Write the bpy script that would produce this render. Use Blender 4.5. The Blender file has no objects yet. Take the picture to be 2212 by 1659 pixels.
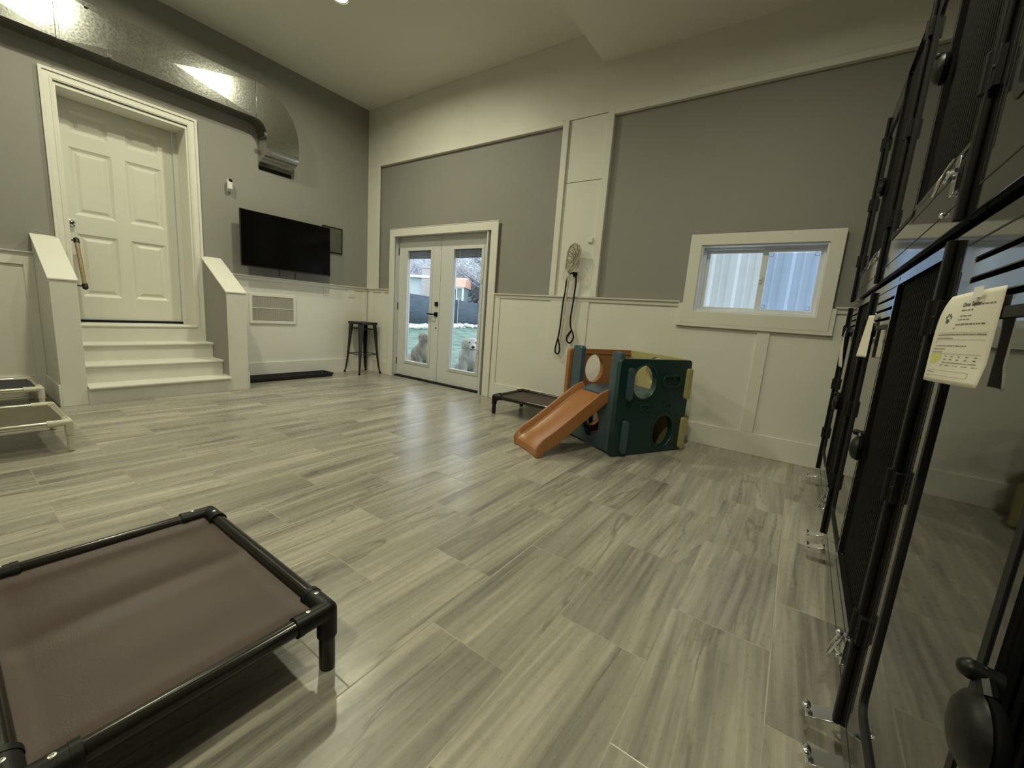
import bpy, bmesh, math, random
from mathutils import Vector, Matrix
C = bpy.context.scene.collection
PI = math.pi

# ------------------------------------------------------------------ camera
def setup_camera():
    h, yaw, pitch, roll, f = 1.0177, .6002, .1683, .0744, 880.9
    fw = Vector((-math.sin(yaw)*math.cos(pitch), math.cos(yaw)*math.cos(pitch), -math.sin(pitch)))
    r0 = Vector((math.cos(yaw), math.sin(yaw), 0)); u0 = r0.cross(fw)
    r = r0*math.cos(roll) + u0*math.sin(roll); u = -r0*math.sin(roll) + u0*math.cos(roll)
    cam = bpy.data.cameras.new('camera'); o = bpy.data.objects.new('camera', cam); C.objects.link(o)
    cam.sensor_fit = 'HORIZONTAL'; cam.sensor_width = 36; cam.lens = f/2212*36
    cam.clip_start = .02; cam.clip_end = 300
    m = Matrix((r, u, -fw)).transposed().to_4x4(); m.translation = Vector((0, 0, h))
    o.matrix_world = m
    bpy.context.scene.camera = o
setup_camera()
S = bpy.context.scene
S.view_settings.view_transform = 'Standard'; S.view_settings.look = 'None'
S.view_settings.gamma = 1; S.view_settings.exposure = 0.0
S.view_settings.use_curve_mapping = False

# ------------------------------------------------------------------ world: pale overcast winter sky
w = bpy.data.worlds.new('overcast_sky'); S.world = w; w.use_nodes = True
nt = w.node_tree; bg = nt.nodes['Background']
tc = nt.nodes.new('ShaderNodeTexCoord'); nz = nt.nodes.new('ShaderNodeTexNoise'); nz.inputs['Scale'].default_value = 2
cr = nt.nodes.new('ShaderNodeValToRGB')
cr.color_ramp.elements[0].color = (.70, .80, .92, 1); cr.color_ramp.elements[1].color = (.88, .94, 1, 1)
nt.links.new(tc.outputs['Generated'], nz.inputs['Vector']); nt.links.new(nz.outputs['Fac'], cr.inputs['Fac'])
nt.links.new(cr.outputs['Color'], bg.inputs['Color']); bg.inputs['Strength'].default_value = 2.4

# ------------------------------------------------------------------ lamps (round recessed ceiling lights)
LAMP_COL = (1.0, .97, .70)
LAMPS = [(-3.83, 2.42, 3.7, 34), (-4.12, .90, 3.7, 32), (-3.9, -1.2, 3.7, 13), (-2.1, -1.3, 3.7, 12),
         (-2.35, 1.05, 3.7, 5), (-.55, 1.75, 3.4, 27), (-.1, -1.15, 3.4, 40)]

# ------------------------------------------------------------------ materials
MATS = {}
def nodes(name):
    m = bpy.data.materials.new(name); m.use_nodes = True
    return m, m.node_tree, m.node_tree.nodes['Principled BSDF']
def mat(name, col, rough=.5, metal=0, var=.0, scale=8, bump=0, bscale=60, ior=1.5, stretch=None, rvar=0, spec=None, coat=0):
    if name in MATS: return MATS[name]
    m, t, b = nodes(name); N = t.nodes.new; L = t.links.new
    b.inputs['Roughness'].default_value = rough; b.inputs['Metallic'].default_value = metal
    b.inputs['IOR'].default_value = ior
    if spec is not None: b.inputs['Specular IOR Level'].default_value = spec
    if coat: b.inputs['Coat Weight'].default_value = coat; b.inputs['Coat Roughness'].default_value = .1
    tc = N('ShaderNodeTexCoord'); mp = N('ShaderNodeMapping')
    if stretch: mp.inputs['Scale'].default_value = stretch
    L(tc.outputs['Object'], mp.inputs['Vector'])
    n = N('ShaderNodeTexNoise'); n.inputs['Scale'].default_value = scale; n.inputs['Detail'].default_value = 5
    L(mp.outputs[0], n.inputs['Vector'])
    r = N('ShaderNodeValToRGB'); r.color_ramp.elements[0].position = .3; r.color_ramp.elements[1].position = .7
    r.color_ramp.elements[0].color = tuple(c*(1-var) for c in col)+(1,)
    r.color_ramp.elements[1].color = tuple(min(1, c*(1+var)) for c in col)+(1,)
    L(n.outputs['Fac'], r.inputs['Fac']); L(r.outputs['Color'], b.inputs['Base Color'])
    if rvar:
        mr = N('ShaderNodeMapRange'); mr.inputs['To Min'].default_value = max(.02, rough-rvar); mr.inputs['To Max'].default_value = rough+rvar
        L(n.outputs['Fac'], mr.inputs['Value']); L(mr.outputs[0], b.inputs['Roughness'])
    if bump:
        n2 = N('ShaderNodeTexNoise'); n2.inputs['Scale'].default_value = bscale; n2.inputs['Detail'].default_value = 4
        L(mp.outputs[0], n2.inputs['Vector'])
        bp = N('ShaderNodeBump'); bp.inputs['Strength'].default_value = bump; bp.inputs['Distance'].default_value = .004
        L(n2.outputs['Fac'], bp.inputs['Height']); L(bp.outputs[0], b.inputs['Normal'])
    MATS[name] = m; return m

GREY = mat('grey_wall_paint', (.275, .268, .245), .62, var=.025, scale=1.5, bump=.12, bscale=120)
WHITE = mat('cream_white_paint', (.74, .73, .665), .45, var=.025, scale=2.5, bump=.12, bscale=90)
CEIL = mat('ceiling_paint', (.80, .79, .72), .5, var=.02, scale=1, bump=.2, bscale=70)
STAIRW = mat('stair_paint', (.70, .69, .63), .42, var=.03, scale=5, bump=.1, bscale=60)
DOORW = mat('door_paint', (.69, .685, .615), .4, var=.02, scale=3, bump=.05)
FDOOR = mat('fibreglass_door_white', (.66, .67, .66), .4, var=.015, scale=3)
VINYL = mat('window_vinyl_white', (.74, .76, .78), .35)
def black_gloss():
    return mat('gloss_black_panel', (.006, .006, .0065), .03, ior=2.3)
PANEL = black_gloss()
BLKF = mat('satin_black_steel_frame', (.012, .012, .012), .07, ior=2.2, var=.2)
BLK = mat('matte_black_steel', (.006, .006, .006), .5, ior=1.3)
RUB = mat('black_rubber', (.006, .006, .006), .42, bump=.2, spec=.3)
CHROME = mat('chrome', (.78, .78, .8), .14, 1)
SCREW = mat('screw_steel', (.7, .69, .64), .3, 1)
GALV = mat('galvanised_sheet', (.46, .47, .45), .20, 1, var=.14, scale=70, bump=.10, bscale=60, rvar=.06)
TVBLK = mat('tv_screen_black', (.002, .002, .0022), .14, spec=.12)
TVFR = mat('tv_bezel_black', (.006, .006, .006), .35)
GUN = mat('gunmetal_paint', (.022, .021, .019), .34, metal=.35, var=.3, scale=20)
TRAYB = mat('tray_black_plastic', (.004, .004, .004), .55)
TUBEB = mat('black_bed_tube', (.011, .010, .007), .2, var=.2)
FITB = mat('black_bed_fitting', (.006, .006, .005), .42, bump=.1, spec=.3)
BROWN = mat('brown_bed_vinyl', (.048, .027, .020), .46, var=.05, scale=3, bump=.12, bscale=260)
OLIVE = mat('olive_bed_vinyl', (.085, .075, .045), .55, var=.15, scale=6, bump=.3, bscale=200)
NAVY = mat('navy_bed_vinyl', (.012, .014, .028), .5, bump=.3, bscale=200)
TUBEA = mat('silver_bed_tube', (.74, .72, .62), .2, .85)
FITW = mat('ivory_bed_fitting', (.56, .54, .44), .45)
GREENP = mat('dark_green_plastic', (.010, .040, .038), .33, var=.15, scale=10, bump=.15, bscale=140)
BLUEP = mat('slate_blue_plastic', (.055, .095, .12), .4, var=.12, scale=10, bump=.2, bscale=140)
ORANGEP = mat('caramel_plastic', (.36, .155, .055), .28, var=.08, scale=6, bump=.1, bscale=140)
TANP = mat('tan_plastic', (.47, .42, .20), .42, var=.06, scale=10, bump=.15, bscale=140)
WOOD = mat('oak_rail_wood', (.29, .215, .115), .5, var=.3, scale=14, stretch=(8, 8, 1))
DKBR = mat('dark_bronze_fitting', (.02, .015, .012), .4, .4)
PLAST = mat('white_device_plastic', (.74, .74, .68), .4)
CORD = mat('black_rope', (.006, .006, .006), .8, bump=.5, bscale=400)
NET = mat('cream_string_net', (.42, .38, .28), .8, bump=.4, bscale=300)
SHAFT = mat('worn_white_shaft', (.62, .6, .52), .4, var=.3, scale=30)
BLIND = mat('blind_slats', (.13, .125, .10), .6)
PAPER = mat('paper_sheet', (.72, .68, .58), .7, var=.03, scale=10)
INK = mat('grey_ink', (.10, .09, .08), .8)
HILITE = mat('yellow_highlighter', (.62, .62, .16), .8)
TAPE = mat('clear_tape', (.85, .86, .84), .12)
REDW = mat('red_brown_wheel', (.09, .018, .012), .4)
GASKET = mat('black_gasket', (.003, .003, .003), .7)
VENTG = mat('vent_louvre_paint', (.50, .48, .42), .5)
PLENUM = mat('dull_metal_screen', (.16, .155, .125), .4, .5, var=.15, scale=30)
SIDING = mat('white_corrugated_siding', (.80, .86, .88), .45, var=.03)
SNOWB = mat('frosted_branch', (.62, .64, .68), .9, var=.45, scale=9)
BARK = mat('pale_bark', (.20, .20, .22), .9, var=.5, scale=6)
FENCEM = mat('blue_grey_screen_mesh', (.085, .115, .145), .8, var=.18, scale=3, stretch=(1, 1, 5))
ROCK = mat('frosted_rock_bed', (.62, .63, .62), .9, var=.5, scale=9, bump=.8, bscale=14)
HILL = mat('frosted_woodland', (.24, .27, .32), .95, var=.55, scale=1.6, stretch=(1, 1, .5))
SHEDW = mat('sage_shed_board', (.22, .31, .31), .6)
SHEDR = mat('frosted_orange_roof', (.75, .42, .33), .7, var=.3, scale=18, stretch=(1, 6, 1))
BRICKS = mat('pale_brick', (.50, .47, .47), .8, var=.25, scale=30)
RENDER_W = mat('pale_render_wall', (.58, .64, .67), .8, var=.08)
REDP = mat('red_play_plastic', (.55, .07, .06), .4)
SNOW = mat('snow', (.85, .9, .95), .7)
FURW = mat('cream_dog_fur', (.60, .57, .53), .9, var=.22, scale=14, bump=.9, bscale=50)
FURT = mat('tan_dog_fur', (.44, .38, .32), .9, var=.25, scale=12, bump=.9, bscale=50)
EYE = mat('dark_dog_eye', (.02, .015, .012), .1)
NOSE = mat('dark_dog_nose', (.02, .018, .018), .35)

def glass_mat():
    m, t, b = nodes('clear_pane_glass')
    b.inputs['Base Color'].default_value = (.97, 1, .99, 1); b.inputs['Roughness'].default_value = 0
    b.inputs['Transmission Weight'].default_value = 1; b.inputs['IOR'].default_value = 1.05
    return m
GLASS = glass_mat()
def screen_mat():
    m, t, b = nodes('insect_screen'); N = t.nodes.new
    tr = N('ShaderNodeBsdfTransparent'); tr.inputs['Color'].default_value = (.78, .84, .95, 1)
    t.links.new(tr.outputs[0], t.nodes['Material Output'].inputs['Surface']); return m
SCREEN = screen_mat()
def lens_mat(strength):
    m, t, b = nodes('lamp_lens'); b.inputs['Emission Color'].default_value = (*LAMP_COL, 1)
    b.inputs['Emission Strength'].default_value = strength; return m
LENS = lens_mat(6)

def math_node(t, op, a, b=None, c=None):
    n = t.nodes.new('ShaderNodeMath'); n.operation = op
    for i, v in enumerate((a, b, c)):
        if v is None: continue
        if isinstance(v, (int, float)): n.inputs[i].default_value = v
        else: t.links.new(v, n.inputs[i])
    return n.outputs[0]

def tile_mat():
    m, t, b = nodes('grey_wood_look_porcelain_tile'); N = t.nodes.new; L = t.links.new
    tc = N('ShaderNodeTexCoord'); sp = N('ShaderNodeSeparateXYZ'); L(tc.outputs['Object'], sp.inputs[0])
    W_, L_, G = .3078, .6126, .0042
    M = lambda *a: math_node(t, *a)
    xr = M('DIVIDE', M('ADD', sp.outputs[0], .8405), W_); row = M('FLOOR', xr); fx = M('SUBTRACT', xr, row)
    par = M('ABSOLUTE', M('MODULO', row, 2.0)); off = M('MULTIPLY', par, .5)
    yr = M('ADD', M('DIVIDE', M('SUBTRACT', sp.outputs[1], .8690), L_), off); col = M('FLOOR', yr); fy = M('SUBTRACT', yr, col)
    cv = N('ShaderNodeCombineXYZ'); L(row, cv.inputs[0]); L(col, cv.inputs[1]); cv.inputs[2].default_value = 3.3
    wn = N('ShaderNodeTexWhiteNoise'); wn.noise_dimensions = '3D'; L(cv.outputs[0], wn.inputs['Vector'])
    wc = N('ShaderNodeSeparateXYZ'); L(wn.outputs['Color'], wc.inputs[0])
    ex = M('MULTIPLY', M('MINIMUM', fx, M('SUBTRACT', 1.0, fx)), W_)
    ey = M('MULTIPLY', M('MINIMUM', fy, M('SUBTRACT', 1.0, fy)), L_)
    e = M('MINIMUM', ex, ey); grout = M('LESS_THAN', e, G/2)
    # per tile coordinates: shifted, slightly skewed so streaks run at a shallow angle
    skew = M('MULTIPLY', M('SUBTRACT', wc.outputs[0], .5), .12)
    u = M('ADD', M('ADD', sp.outputs[0], M('MULTIPLY', skew, sp.outputs[1])), M('MULTIPLY', wc.outputs[1], 37.0))
    v = M('ADD', sp.outputs[1], M('MULTIPLY', wc.outputs[2], 53.0))
    def vec(su, sv, z=0):
        c = N('ShaderNodeCombineXYZ'); L(M('MULTIPLY', u, su), c.inputs[0]); L(M('MULTIPLY', v, sv), c.inputs[1]); c.inputs[2].default_value = z; return c.outputs[0]
    def noise(vc, sc, det, dist=0, rough=.55):
        n = N('ShaderNodeTexNoise'); n.inputs['Scale'].default_value = sc; n.inputs['Detail'].default_value = det
        n.inputs['Distortion'].default_value = dist; n.inputs['Roughness'].default_value = rough; L(vc, n.inputs['Vector']); return n.outputs['Fac']
    n1 = noise(vec(8, .6), 1.0, 5, .3, .55)          # broad streaks
    n2 = noise(vec(44, 1.3, 5), 1.0, 7, .15, .62)       # fine grain
    n3 = noise(vec(4.2, .5, 9), 1.0, 6, .45, .55)            # vein carrier
    n4 = noise(vec(60, 34, 2), 1.0, 6, .2, .6)         # stony mottling
    vein = M('SUBTRACT', 1.0, M('MINIMUM', M('MULTIPLY', M('ABSOLUTE', M('SUBTRACT', n3, .5)), 60.0), 1.0))
    vmask = M('MINIMUM', M('MAXIMUM', M('MULTIPLY', M('SUBTRACT', noise(vec(3, .5, 14), 1, 2), .44), 9.0), 0.0), 1.0)
    vein = M('MULTIPLY', M('MULTIPLY', vein, vmask), .50)
    vein2 = M('SUBTRACT', 1.0, M('MINIMUM', M('MULTIPLY', M('ABSOLUTE', M('SUBTRACT', n2, .40)), 26.0), 1.0))
    f = M('ADD', M('MULTIPLY', n1, .80), M('ADD', M('MULTIPLY', n2, .52), M('MULTIPLY', n4, .08)))
    f = M('ADD', f, M('MULTIPLY', M('SUBTRACT', wc.outputs[1], .5), .10))
    r = N('ShaderNodeValToRGB'); el = r.color_ramp.elements
    el[0].position = .48; el[0].color = (.155, .143, .125, 1); el[1].position = .90; el[1].color = (.50, .475, .395, 1)
    a = el.new(.62); a.color = (.255, .238, .205, 1); a = el.new(.74); a.color = (.345, .324, .27, 1)
    L(f, r.inputs['Fac'])
    mx = N('ShaderNodeMix'); mx.data_type = 'RGBA'; L(vein, mx.inputs['Factor'])
    L(r.outputs['Color'], mx.inputs['A']); mx.inputs['B'].default_value = (.075, .067, .055, 1)
    gm = N('ShaderNodeMix'); gm.data_type = 'RGBA'; L(grout, gm.inputs['Factor']); L(mx.outputs['Result'], gm.inputs['A'])
    gr = N('ShaderNodeMix'); gr.data_type = 'RGBA'; L(noise(vec(1.2, 1.2, 4), 1, 2), gr.inputs['Factor'])
    gr.inputs['A'].default_value = (.12, .11, .09, 1); gr.inputs['B'].default_value = (.60, .56, .46, 1)
    L(gr.outputs['Result'], gm.inputs['B'])
    L(gm.outputs['Result'], b.inputs['Base Color'])
    rr = N('ShaderNodeMapRange'); L(n4, rr.inputs['Value']); rr.inputs['To Min'].default_value = .22; rr.inputs['To Max'].default_value = .36
    L(rr.outputs[0], b.inputs['Roughness'])
    hgt = M('ADD', M('SUBTRACT', M('MULTIPLY', n4, .10), M('MULTIPLY', vein, .2)), M('MULTIPLY', M('MINIMUM', M('MULTIPLY', e, 400.0), 1.0), 1.0))
    bp = N('ShaderNodeBump'); bp.inputs['Strength'].default_value = .28; bp.inputs['Distance'].default_value = .0025
    L(hgt, bp.inputs['Height']); L(bp.outputs[0], b.inputs['Normal'])
    return m
TILE = tile_mat()
def turf_mat():
    m, t, b = nodes('frosted_turf'); N = t.nodes.new; L = t.links.new
    tc = N('ShaderNodeTexCoord'); mp = N('ShaderNodeMapping'); mp.inputs['Scale'].default_value = (1, 3.2, 1); mp.inputs['Rotation'].default_value = (0, 0, .25)
    n = N('ShaderNodeTexNoise'); n.inputs['Scale'].default_value = 2.2; n.inputs['Detail'].default_value = 7
    L(tc.outputs['Object'], mp.inputs[0]); L(mp.outputs[0], n.inputs['Vector'])
    r = N('ShaderNodeValToRGB'); e = r.color_ramp.elements
    e[0].position = .36; e[0].color = (.07, .14, .10, 1); e[1].position = .62; e[1].color = (.22, .31, .26, 1)
    L(n.outputs['Fac'], r.inputs['Fac']); L(r.outputs['Color'], b.inputs['Base Color']); b.inputs['Roughness'].default_value = .9
    return m
TURF = turf_mat()

# ------------------------------------------------------------------ mesh helpers
class MB:
    def __init__(s): s.v = []; s.f = []; s.mi = []; s.m = 0
    def add(s, vs, fs):
        o = len(s.v); s.v += [tuple(v) for v in vs]; s.f += [tuple(i+o for i in f) for f in fs]; s.mi += [s.m]*len(fs); return s
    def box(s, x0, x1, y0, y1, z0, z1):
        if x0 > x1: x0, x1 = x1, x0
        if y0 > y1: y0, y1 = y1, y0
        if z0 > z1: z0, z1 = z1, z0
        return s.add([(x0,y0,z0),(x1,y0,z0),(x1,y1,z0),(x0,y1,z0),(x0,y0,z1),(x1,y0,z1),(x1,y1,z1),(x0,y1,z1)],
                     [(0,3,2,1),(4,5,6,7),(0,1,5,4),(1,2,6,5),(2,3,7,6),(3,0,4,7)])
    def obox(s, c, ax, ay, az):      # oriented box, half-axis vectors
        c, ax, ay, az = map(Vector, (c, ax, ay, az))
        vs = [c+sx*ax+sy*ay+sz*az for sz in (-1,1) for sx, sy in ((-1,-1),(1,-1),(1,1),(-1,1))]
        return s.add(vs, [(0,3,2,1),(4,5,6,7),(0,1,5,4),(1,2,6,5),(2,3,7,6),(3,0,4,7)])
    def tube(s, pts, r, seg=12, cap=True, closed=False):
        pts = [Vector(p) for p in pts]; n = len(pts)
        rs = r if isinstance(r, (list, tuple)) else [r]*n
        vs = []; up = None
        for i, p in enumerate(pts):
            if closed: d = pts[(i+1) % n]-pts[i-1]
            else: d = pts[min(i+1, n-1)]-pts[max(i-1, 0)]
            d.normalize()
            if up is None: up = d.orthogonal().normalized()
            up = (up-d*up.dot(d)).normalized() if (up-d*up.dot(d)).length > 1e-6 else d.orthogonal().normalized()
            sd = d.cross(up)
            for k in range(seg):
                a = 2*PI*k/seg; vs.append(p+(up*math.cos(a)+sd*math.sin(a))*rs[i])
        fs = []
        for i in range(n if closed else n-1):
            j = (i+1) % n
            for k in range(seg):
                k2 = (k+1) % seg; fs.append((i*seg+k, i*seg+k2, j*seg+k2, j*seg+k))
        if cap and not closed:
            fs.append(tuple(range(seg))[::-1]); fs.append(tuple((n-1)*seg+k for k in range(seg)))
        return s.add(vs, fs)
    def cyl(s, p0, p1, r, seg=16, r2=None):
        return s.tube([p0, p1], [r, r if r2 is None else r2], seg)
    def lathe(s, c, axis, prof, seg=24):       # prof: (distance along axis, radius)
        c = Vector(c); d = Vector(axis).normalized(); a = d.orthogonal().normalized(); b = d.cross(a)
        vs = []; fs = []
        for h, r in prof:
            for k in range(seg):
                t = 2*PI*k/seg; vs.append(c+d*h+(a*math.cos(t)+b*math.sin(t))*max(r, 1e-5))
        for i in range(len(prof)-1):
            for k in range(seg):
                k2 = (k+1) % seg; fs.append((i*seg+k, i*seg+k2, (i+1)*seg+k2, (i+1)*seg+k))
        fs.append(tuple(range(seg))[::-1]); fs.append(tuple((len(prof)-1)*seg+k for k in range(seg)))
        return s.add(vs, fs)
    def ball(s, c, r, sc=(1,1,1), seg=16):
        c = Vector(c); vs = []; fs = []; n = seg//2
        for i in range(n+1):
            p = PI*i/n
            for k in range(seg):
                a = 2*PI*k/seg
                vs.append(c+Vector((math.sin(p)*math.cos(a)*r*sc[0], math.sin(p)*math.sin(a)*r*sc[1], math.cos(p)*r*sc[2])))
        for i in range(n):
            for k in range(seg):
                k2 = (k+1) % seg; fs.append((i*seg+k, (i+1)*seg+k, (i+1)*seg+k2, i*seg+k2))
        return s.add(vs, fs)
    def prism(s, outer, holes, O, U, V, T):
        """outline (and holes) in the plane O + a U + b V, extruded by vector T"""
        O, U, V, T = map(Vector, (O, U, V, T))
        bm = bmesh.new(); es = []
        for lp in [outer]+list(holes):
            vv = [bm.verts.new(O+U*a+V*b) for a, b in lp]
            es += [bm.edges.new((vv[i], vv[(i+1) % len(vv)])) for i in range(len(vv))]
        bmesh.ops.triangle_fill(bm, use_beauty=True, use_dissolve=False, edges=es)
        bm.verts.ensure_lookup_table(); bm.verts.index_update()
        want = U.cross(V).dot(T)
        n = len(bm.verts); vs = [v.co.copy() for v in bm.verts]
        nrm = U.cross(V) if want < 0 else -U.cross(V)
        fs = []
        for f in bm.faces:
            idx = [v.index for v in f.verts]
            f.normal_update()
            if f.normal.dot(nrm) < 0: idx = idx[::-1]
            fs.append(tuple(idx)); fs.append(tuple(i+n for i in idx[::-1]))
        k = 0
        for lp in [outer]+list(holes):
            L_ = len(lp)
            area = sum(lp[i][0]*lp[(i+1) % L_][1]-lp[(i+1) % L_][0]*lp[i][1] for i in range(L_))
            ccw = area > 0
            if lp is not outer: ccw = not ccw
            if want < 0: ccw = not ccw
            for i in range(L_):
                a, b = k+i, k+(i+1) % L_
                fs.append((a, b, b+n, a+n) if ccw else (b, a, a+n, b+n))
            k += L_
        bm.free()
        return s.add(vs+[v+T for v in vs], fs)
    def build(s, name, m, parent=None, bevel=0, smooth=35, segs=2, extra=None, local=False):
        me = bpy.data.meshes.new(name)
        vs = s.v
        if parent is not None and not local:
            inv = WM[parent.name].inverted(); vs = [tuple(inv @ Vector(v)) for v in vs]
        me.from_pydata(vs, [], s.f); me.materials.append(m)
        if extra:
            for e in extra: me.materials.append(e)
            for p, i in zip(me.polygons, s.mi): p.material_index = i
        me.validate(); me.update()
        if smooth:
            me.polygons.foreach_set('use_smooth', [True]*len(me.polygons)); me.set_sharp_from_angle(angle=math.radians(smooth))
        o = bpy.data.objects.new(name, me); C.objects.link(o)
        if parent is not None: o.parent = parent; WM[o.name] = WM[parent.name]
        else: WM[o.name] = Matrix()
        if bevel:
            b = o.modifiers.new('bevel', 'BEVEL'); b.width = bevel; b.segments = segs; b.limit_method = 'ANGLE'; b.angle_limit = math.radians(40)
            b.harden_normals = False
        return o
WM = {}
def tag(o, label=None, cat=None, group=None, kind=None):
    if label: o['label'] = label
    if cat: o['category'] = cat
    if group: o['group'] = group
    if kind: o['kind'] = kind
    return o
def root(name, loc=(0,0,0), rz=0, label=None, cat=None, group=None, kind=None):
    o = bpy.data.objects.new(name, None); C.objects.link(o); o.location = loc; o.rotation_euler = (0, 0, rz); o.empty_display_size = .1
    WM[o.name] = Matrix.Translation(Vector(loc)) @ Matrix.Rotation(rz, 4, 'Z')
    return tag(o, label, cat, group, kind)
def struct(o, label=None, cat=None): o['kind'] = 'structure'; return tag(o, label, cat)
def copy_tree(o, parent=None):
    c = o.copy(); C.objects.link(c)
    if parent: c.parent = parent
    for ch in o.children: copy_tree(ch, c)
    return c
def rect(a0, a1, b0, b1): return [(a0,b0),(a1,b0),(a1,b1),(a0,b1)]
def rrect(a0, a1, b0, b1, r, n=6):
    o = []
    for cx, cy, s0 in ((a1-r,b1-r,0),(a0+r,b1-r,1),(a0+r,b0+r,2),(a1-r,b0+r,3)):
        for i in range(n+1):
            t = (s0+i/n)*PI/2; o.append((cx+r*math.cos(t), cy+r*math.sin(t)))
    return o
def circ(cx, cy, rx, ry=None, n=36):
    ry = ry or rx
    return [(cx+rx*math.cos(2*PI*i/n), cy+ry*math.sin(2*PI*i/n)) for i in range(n)]
X3, Y3, Z3 = Vector((1,0,0)), Vector((0,1,0)), Vector((0,0,1))

# ------------------------------------------------------------------ room shell
XW, YN, ZC = -5.457, 3.905, 3.70
XE, YS = 1.25, -6.0
GY = 3.925                                   # plane of the grey north wall
struct(MB().box(XW-.5, XE+.2, YS-.2, 4.10, -.12, 0).build('floor', TILE, smooth=0), 'grey wood-look porcelain tile floor laid in running bond', 'floor')
struct(MB().box(XW-.2, -1.89, YS-.2, 4.1, ZC, ZC+.15).build('ceiling', CEIL, smooth=0), 'high cream ceiling over the left half of the room', 'ceiling')
struct(MB().box(-1.89, XE+.2, YS-.2, 4.1, 3.40, ZC+.15).build('ceiling_soffit', CEIL, smooth=0), 'lower dropped ceiling over the right half of the room', 'ceiling')
# west wall with the raised door recess
DJ0, DJ1, DZ0, DZ1 = .812, 1.744, .62, 2.66
wm = MB().prism(rect(YS-.2, 4.1, 0, ZC), [rect(DJ0, DJ1, DZ0-.0, DZ1)], (XW, 0, 0), (0,1,0), (0,0,1), (-.33, 0, 0))
struct(wm.build('wall_west', GREY, smooth=0), 'grey wall with the stairs and television', 'wall')
# north wall
struct(MB().prism(rect(XW-.33, XE+.2, 0, ZC), [rect(-4.87, -3.16, 0.0001, 1.99), rect(-.80, .08, 1.165, 1.72)], (0, GY, 0), (1,0,0), (0,0,1), (0, .165, 0)).build('wall_north', GREY, smooth=0),
       'grey wall with the glazed double doors and small window', 'wall')
struct(MB().box(XE, XE+.2, YS, 4.1, 0, 3.4).build('wall_east', GREY, smooth=0), 'grey wall behind the black dog crates', 'wall')
struct(MB().box(XW, XE, YS-.2, YS, 0, ZC).build('wall_south', GREY, smooth=0), 'grey wall behind the viewer', 'wall')
# north wall white boards
TY = YN-.005                                 # front plane of trims
m = MB().box(XW, XE, TY, GY, 2.965, ZC).box(XW, -5.19, TY, GY, 1.25, 2.965)
struct(m.build('trim_1', WHITE, bevel=.003), 'cream fascia board band above the grey wall panels', 'trim')
m = MB().box(-5.215, -2.268, TY-.02, TY-.0005, 2.925, 2.975).box(-5.215, -5.165, TY-.02, TY-.0005, 1.25, 2.925).box(-2.268, -2.20, TY-.02, GY, 1.25, 2.962).box(-5.165, -2.269, TY, GY, 2.925, 2.9645)
struct(m.build('trim_2', WHITE, bevel=.003), 'cream frame moulding around the grey panel over the doors', 'trim')
m = MB().box(-2.20, -1.785, TY+.004, GY, 1.25, 2.372).box(-2.20, -1.785, TY+.004, GY, 2.377, 2.960).box(-2.186, -2.18, TY+.001, TY+.01, 1.25, 2.95)
m.box(-1.790, -1.725, TY-.02, GY, 1.25, 2.965).box(-1.725, XE, TY-.02, GY, 2.925, 2.975)
struct(m.build('trim_3', WHITE, bevel=.003), 'cream boarded pilaster between the two grey wall panels', 'trim')
# wainscot
WP = YN+.008
m = MB().box(XW, -4.92, WP, GY, 0, 1.235).box(-3.01, XE, WP, GY, 0, 1.05).box(-3.01, -.92, WP, GY, 1.05, 1.235).box(.197, XE, WP, GY, 1.05, 1.235)
struct(m.build('wall_north_wainscot', WHITE, smooth=0), 'cream lower wall panelling on the door and window wall', 'wall')
def rail_prof(m, p0, p1, out, z=1.25):
    # chair rail: cap + small cove beneath, running p0->p1 (2d), out = unit normal into the room
    p0, p1, o = Vector((*p0, 0)), Vector((*p1, 0)), Vector((*out, 0)); d = (p1-p0)
    prof = [(0,-.05),(.012,-.05),(.016,-.035),(.014,-.018),(.032,-.012),(.034,0),(0,0)]
    vs = [p0+o*a+Z3*(z+b) for a, b in prof]+[p1+o*a+Z3*(z+b) for a, b in prof]; n = len(prof)
    m.add(vs, [(i,(i+1)%n,(i+1)%n+n,i+n) for i in range(n)]+[tuple(range(n))[::-1], tuple(range(n,2*n))])
    return m
m = MB(); rail_prof(m, (XW,WP), (-4.925,WP), (0,-1)); rail_prof(m, (-3.01,WP), (-.915,WP), (0,-1)); rail_prof(m, (.19,WP), (XE,WP), (0,-1))
m.box(-.925,-.893,TY-.012,WP,1.035,1.235).box(.165,.197,TY-.012,WP,1.035,1.235).box(-.925,.197,TY-.018,WP,1.035,1.062)
struct(m.build('trim_4', WHITE), 'cream chair rail stepping down around the window', 'trim')
m = MB().box(XW+.02, -4.92, TY, WP, 0, .185).box(-3.01, XE, TY, WP, 0, .185).box(-3.01,-2.93,TY+.002,WP,.185,1.2)
struct(m.build('baseboard_north', WHITE, bevel=.003), 'tall cream baseboard under the window wall', 'baseboard')
m = MB().box(-2.25,-1.80,TY+.003,WP,.185,1.20).box(-.285,-.195,TY,WP,.185,1.04).box(-5.12,-5.05,TY+.002,WP,.185,1.20).box(-5.40,-5.32,TY+.002,WP,.185,1.2)
struct(m.build('trim_5', WHITE, bevel=.003), 'cream vertical battens on the window wall panelling', 'trim')
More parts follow.
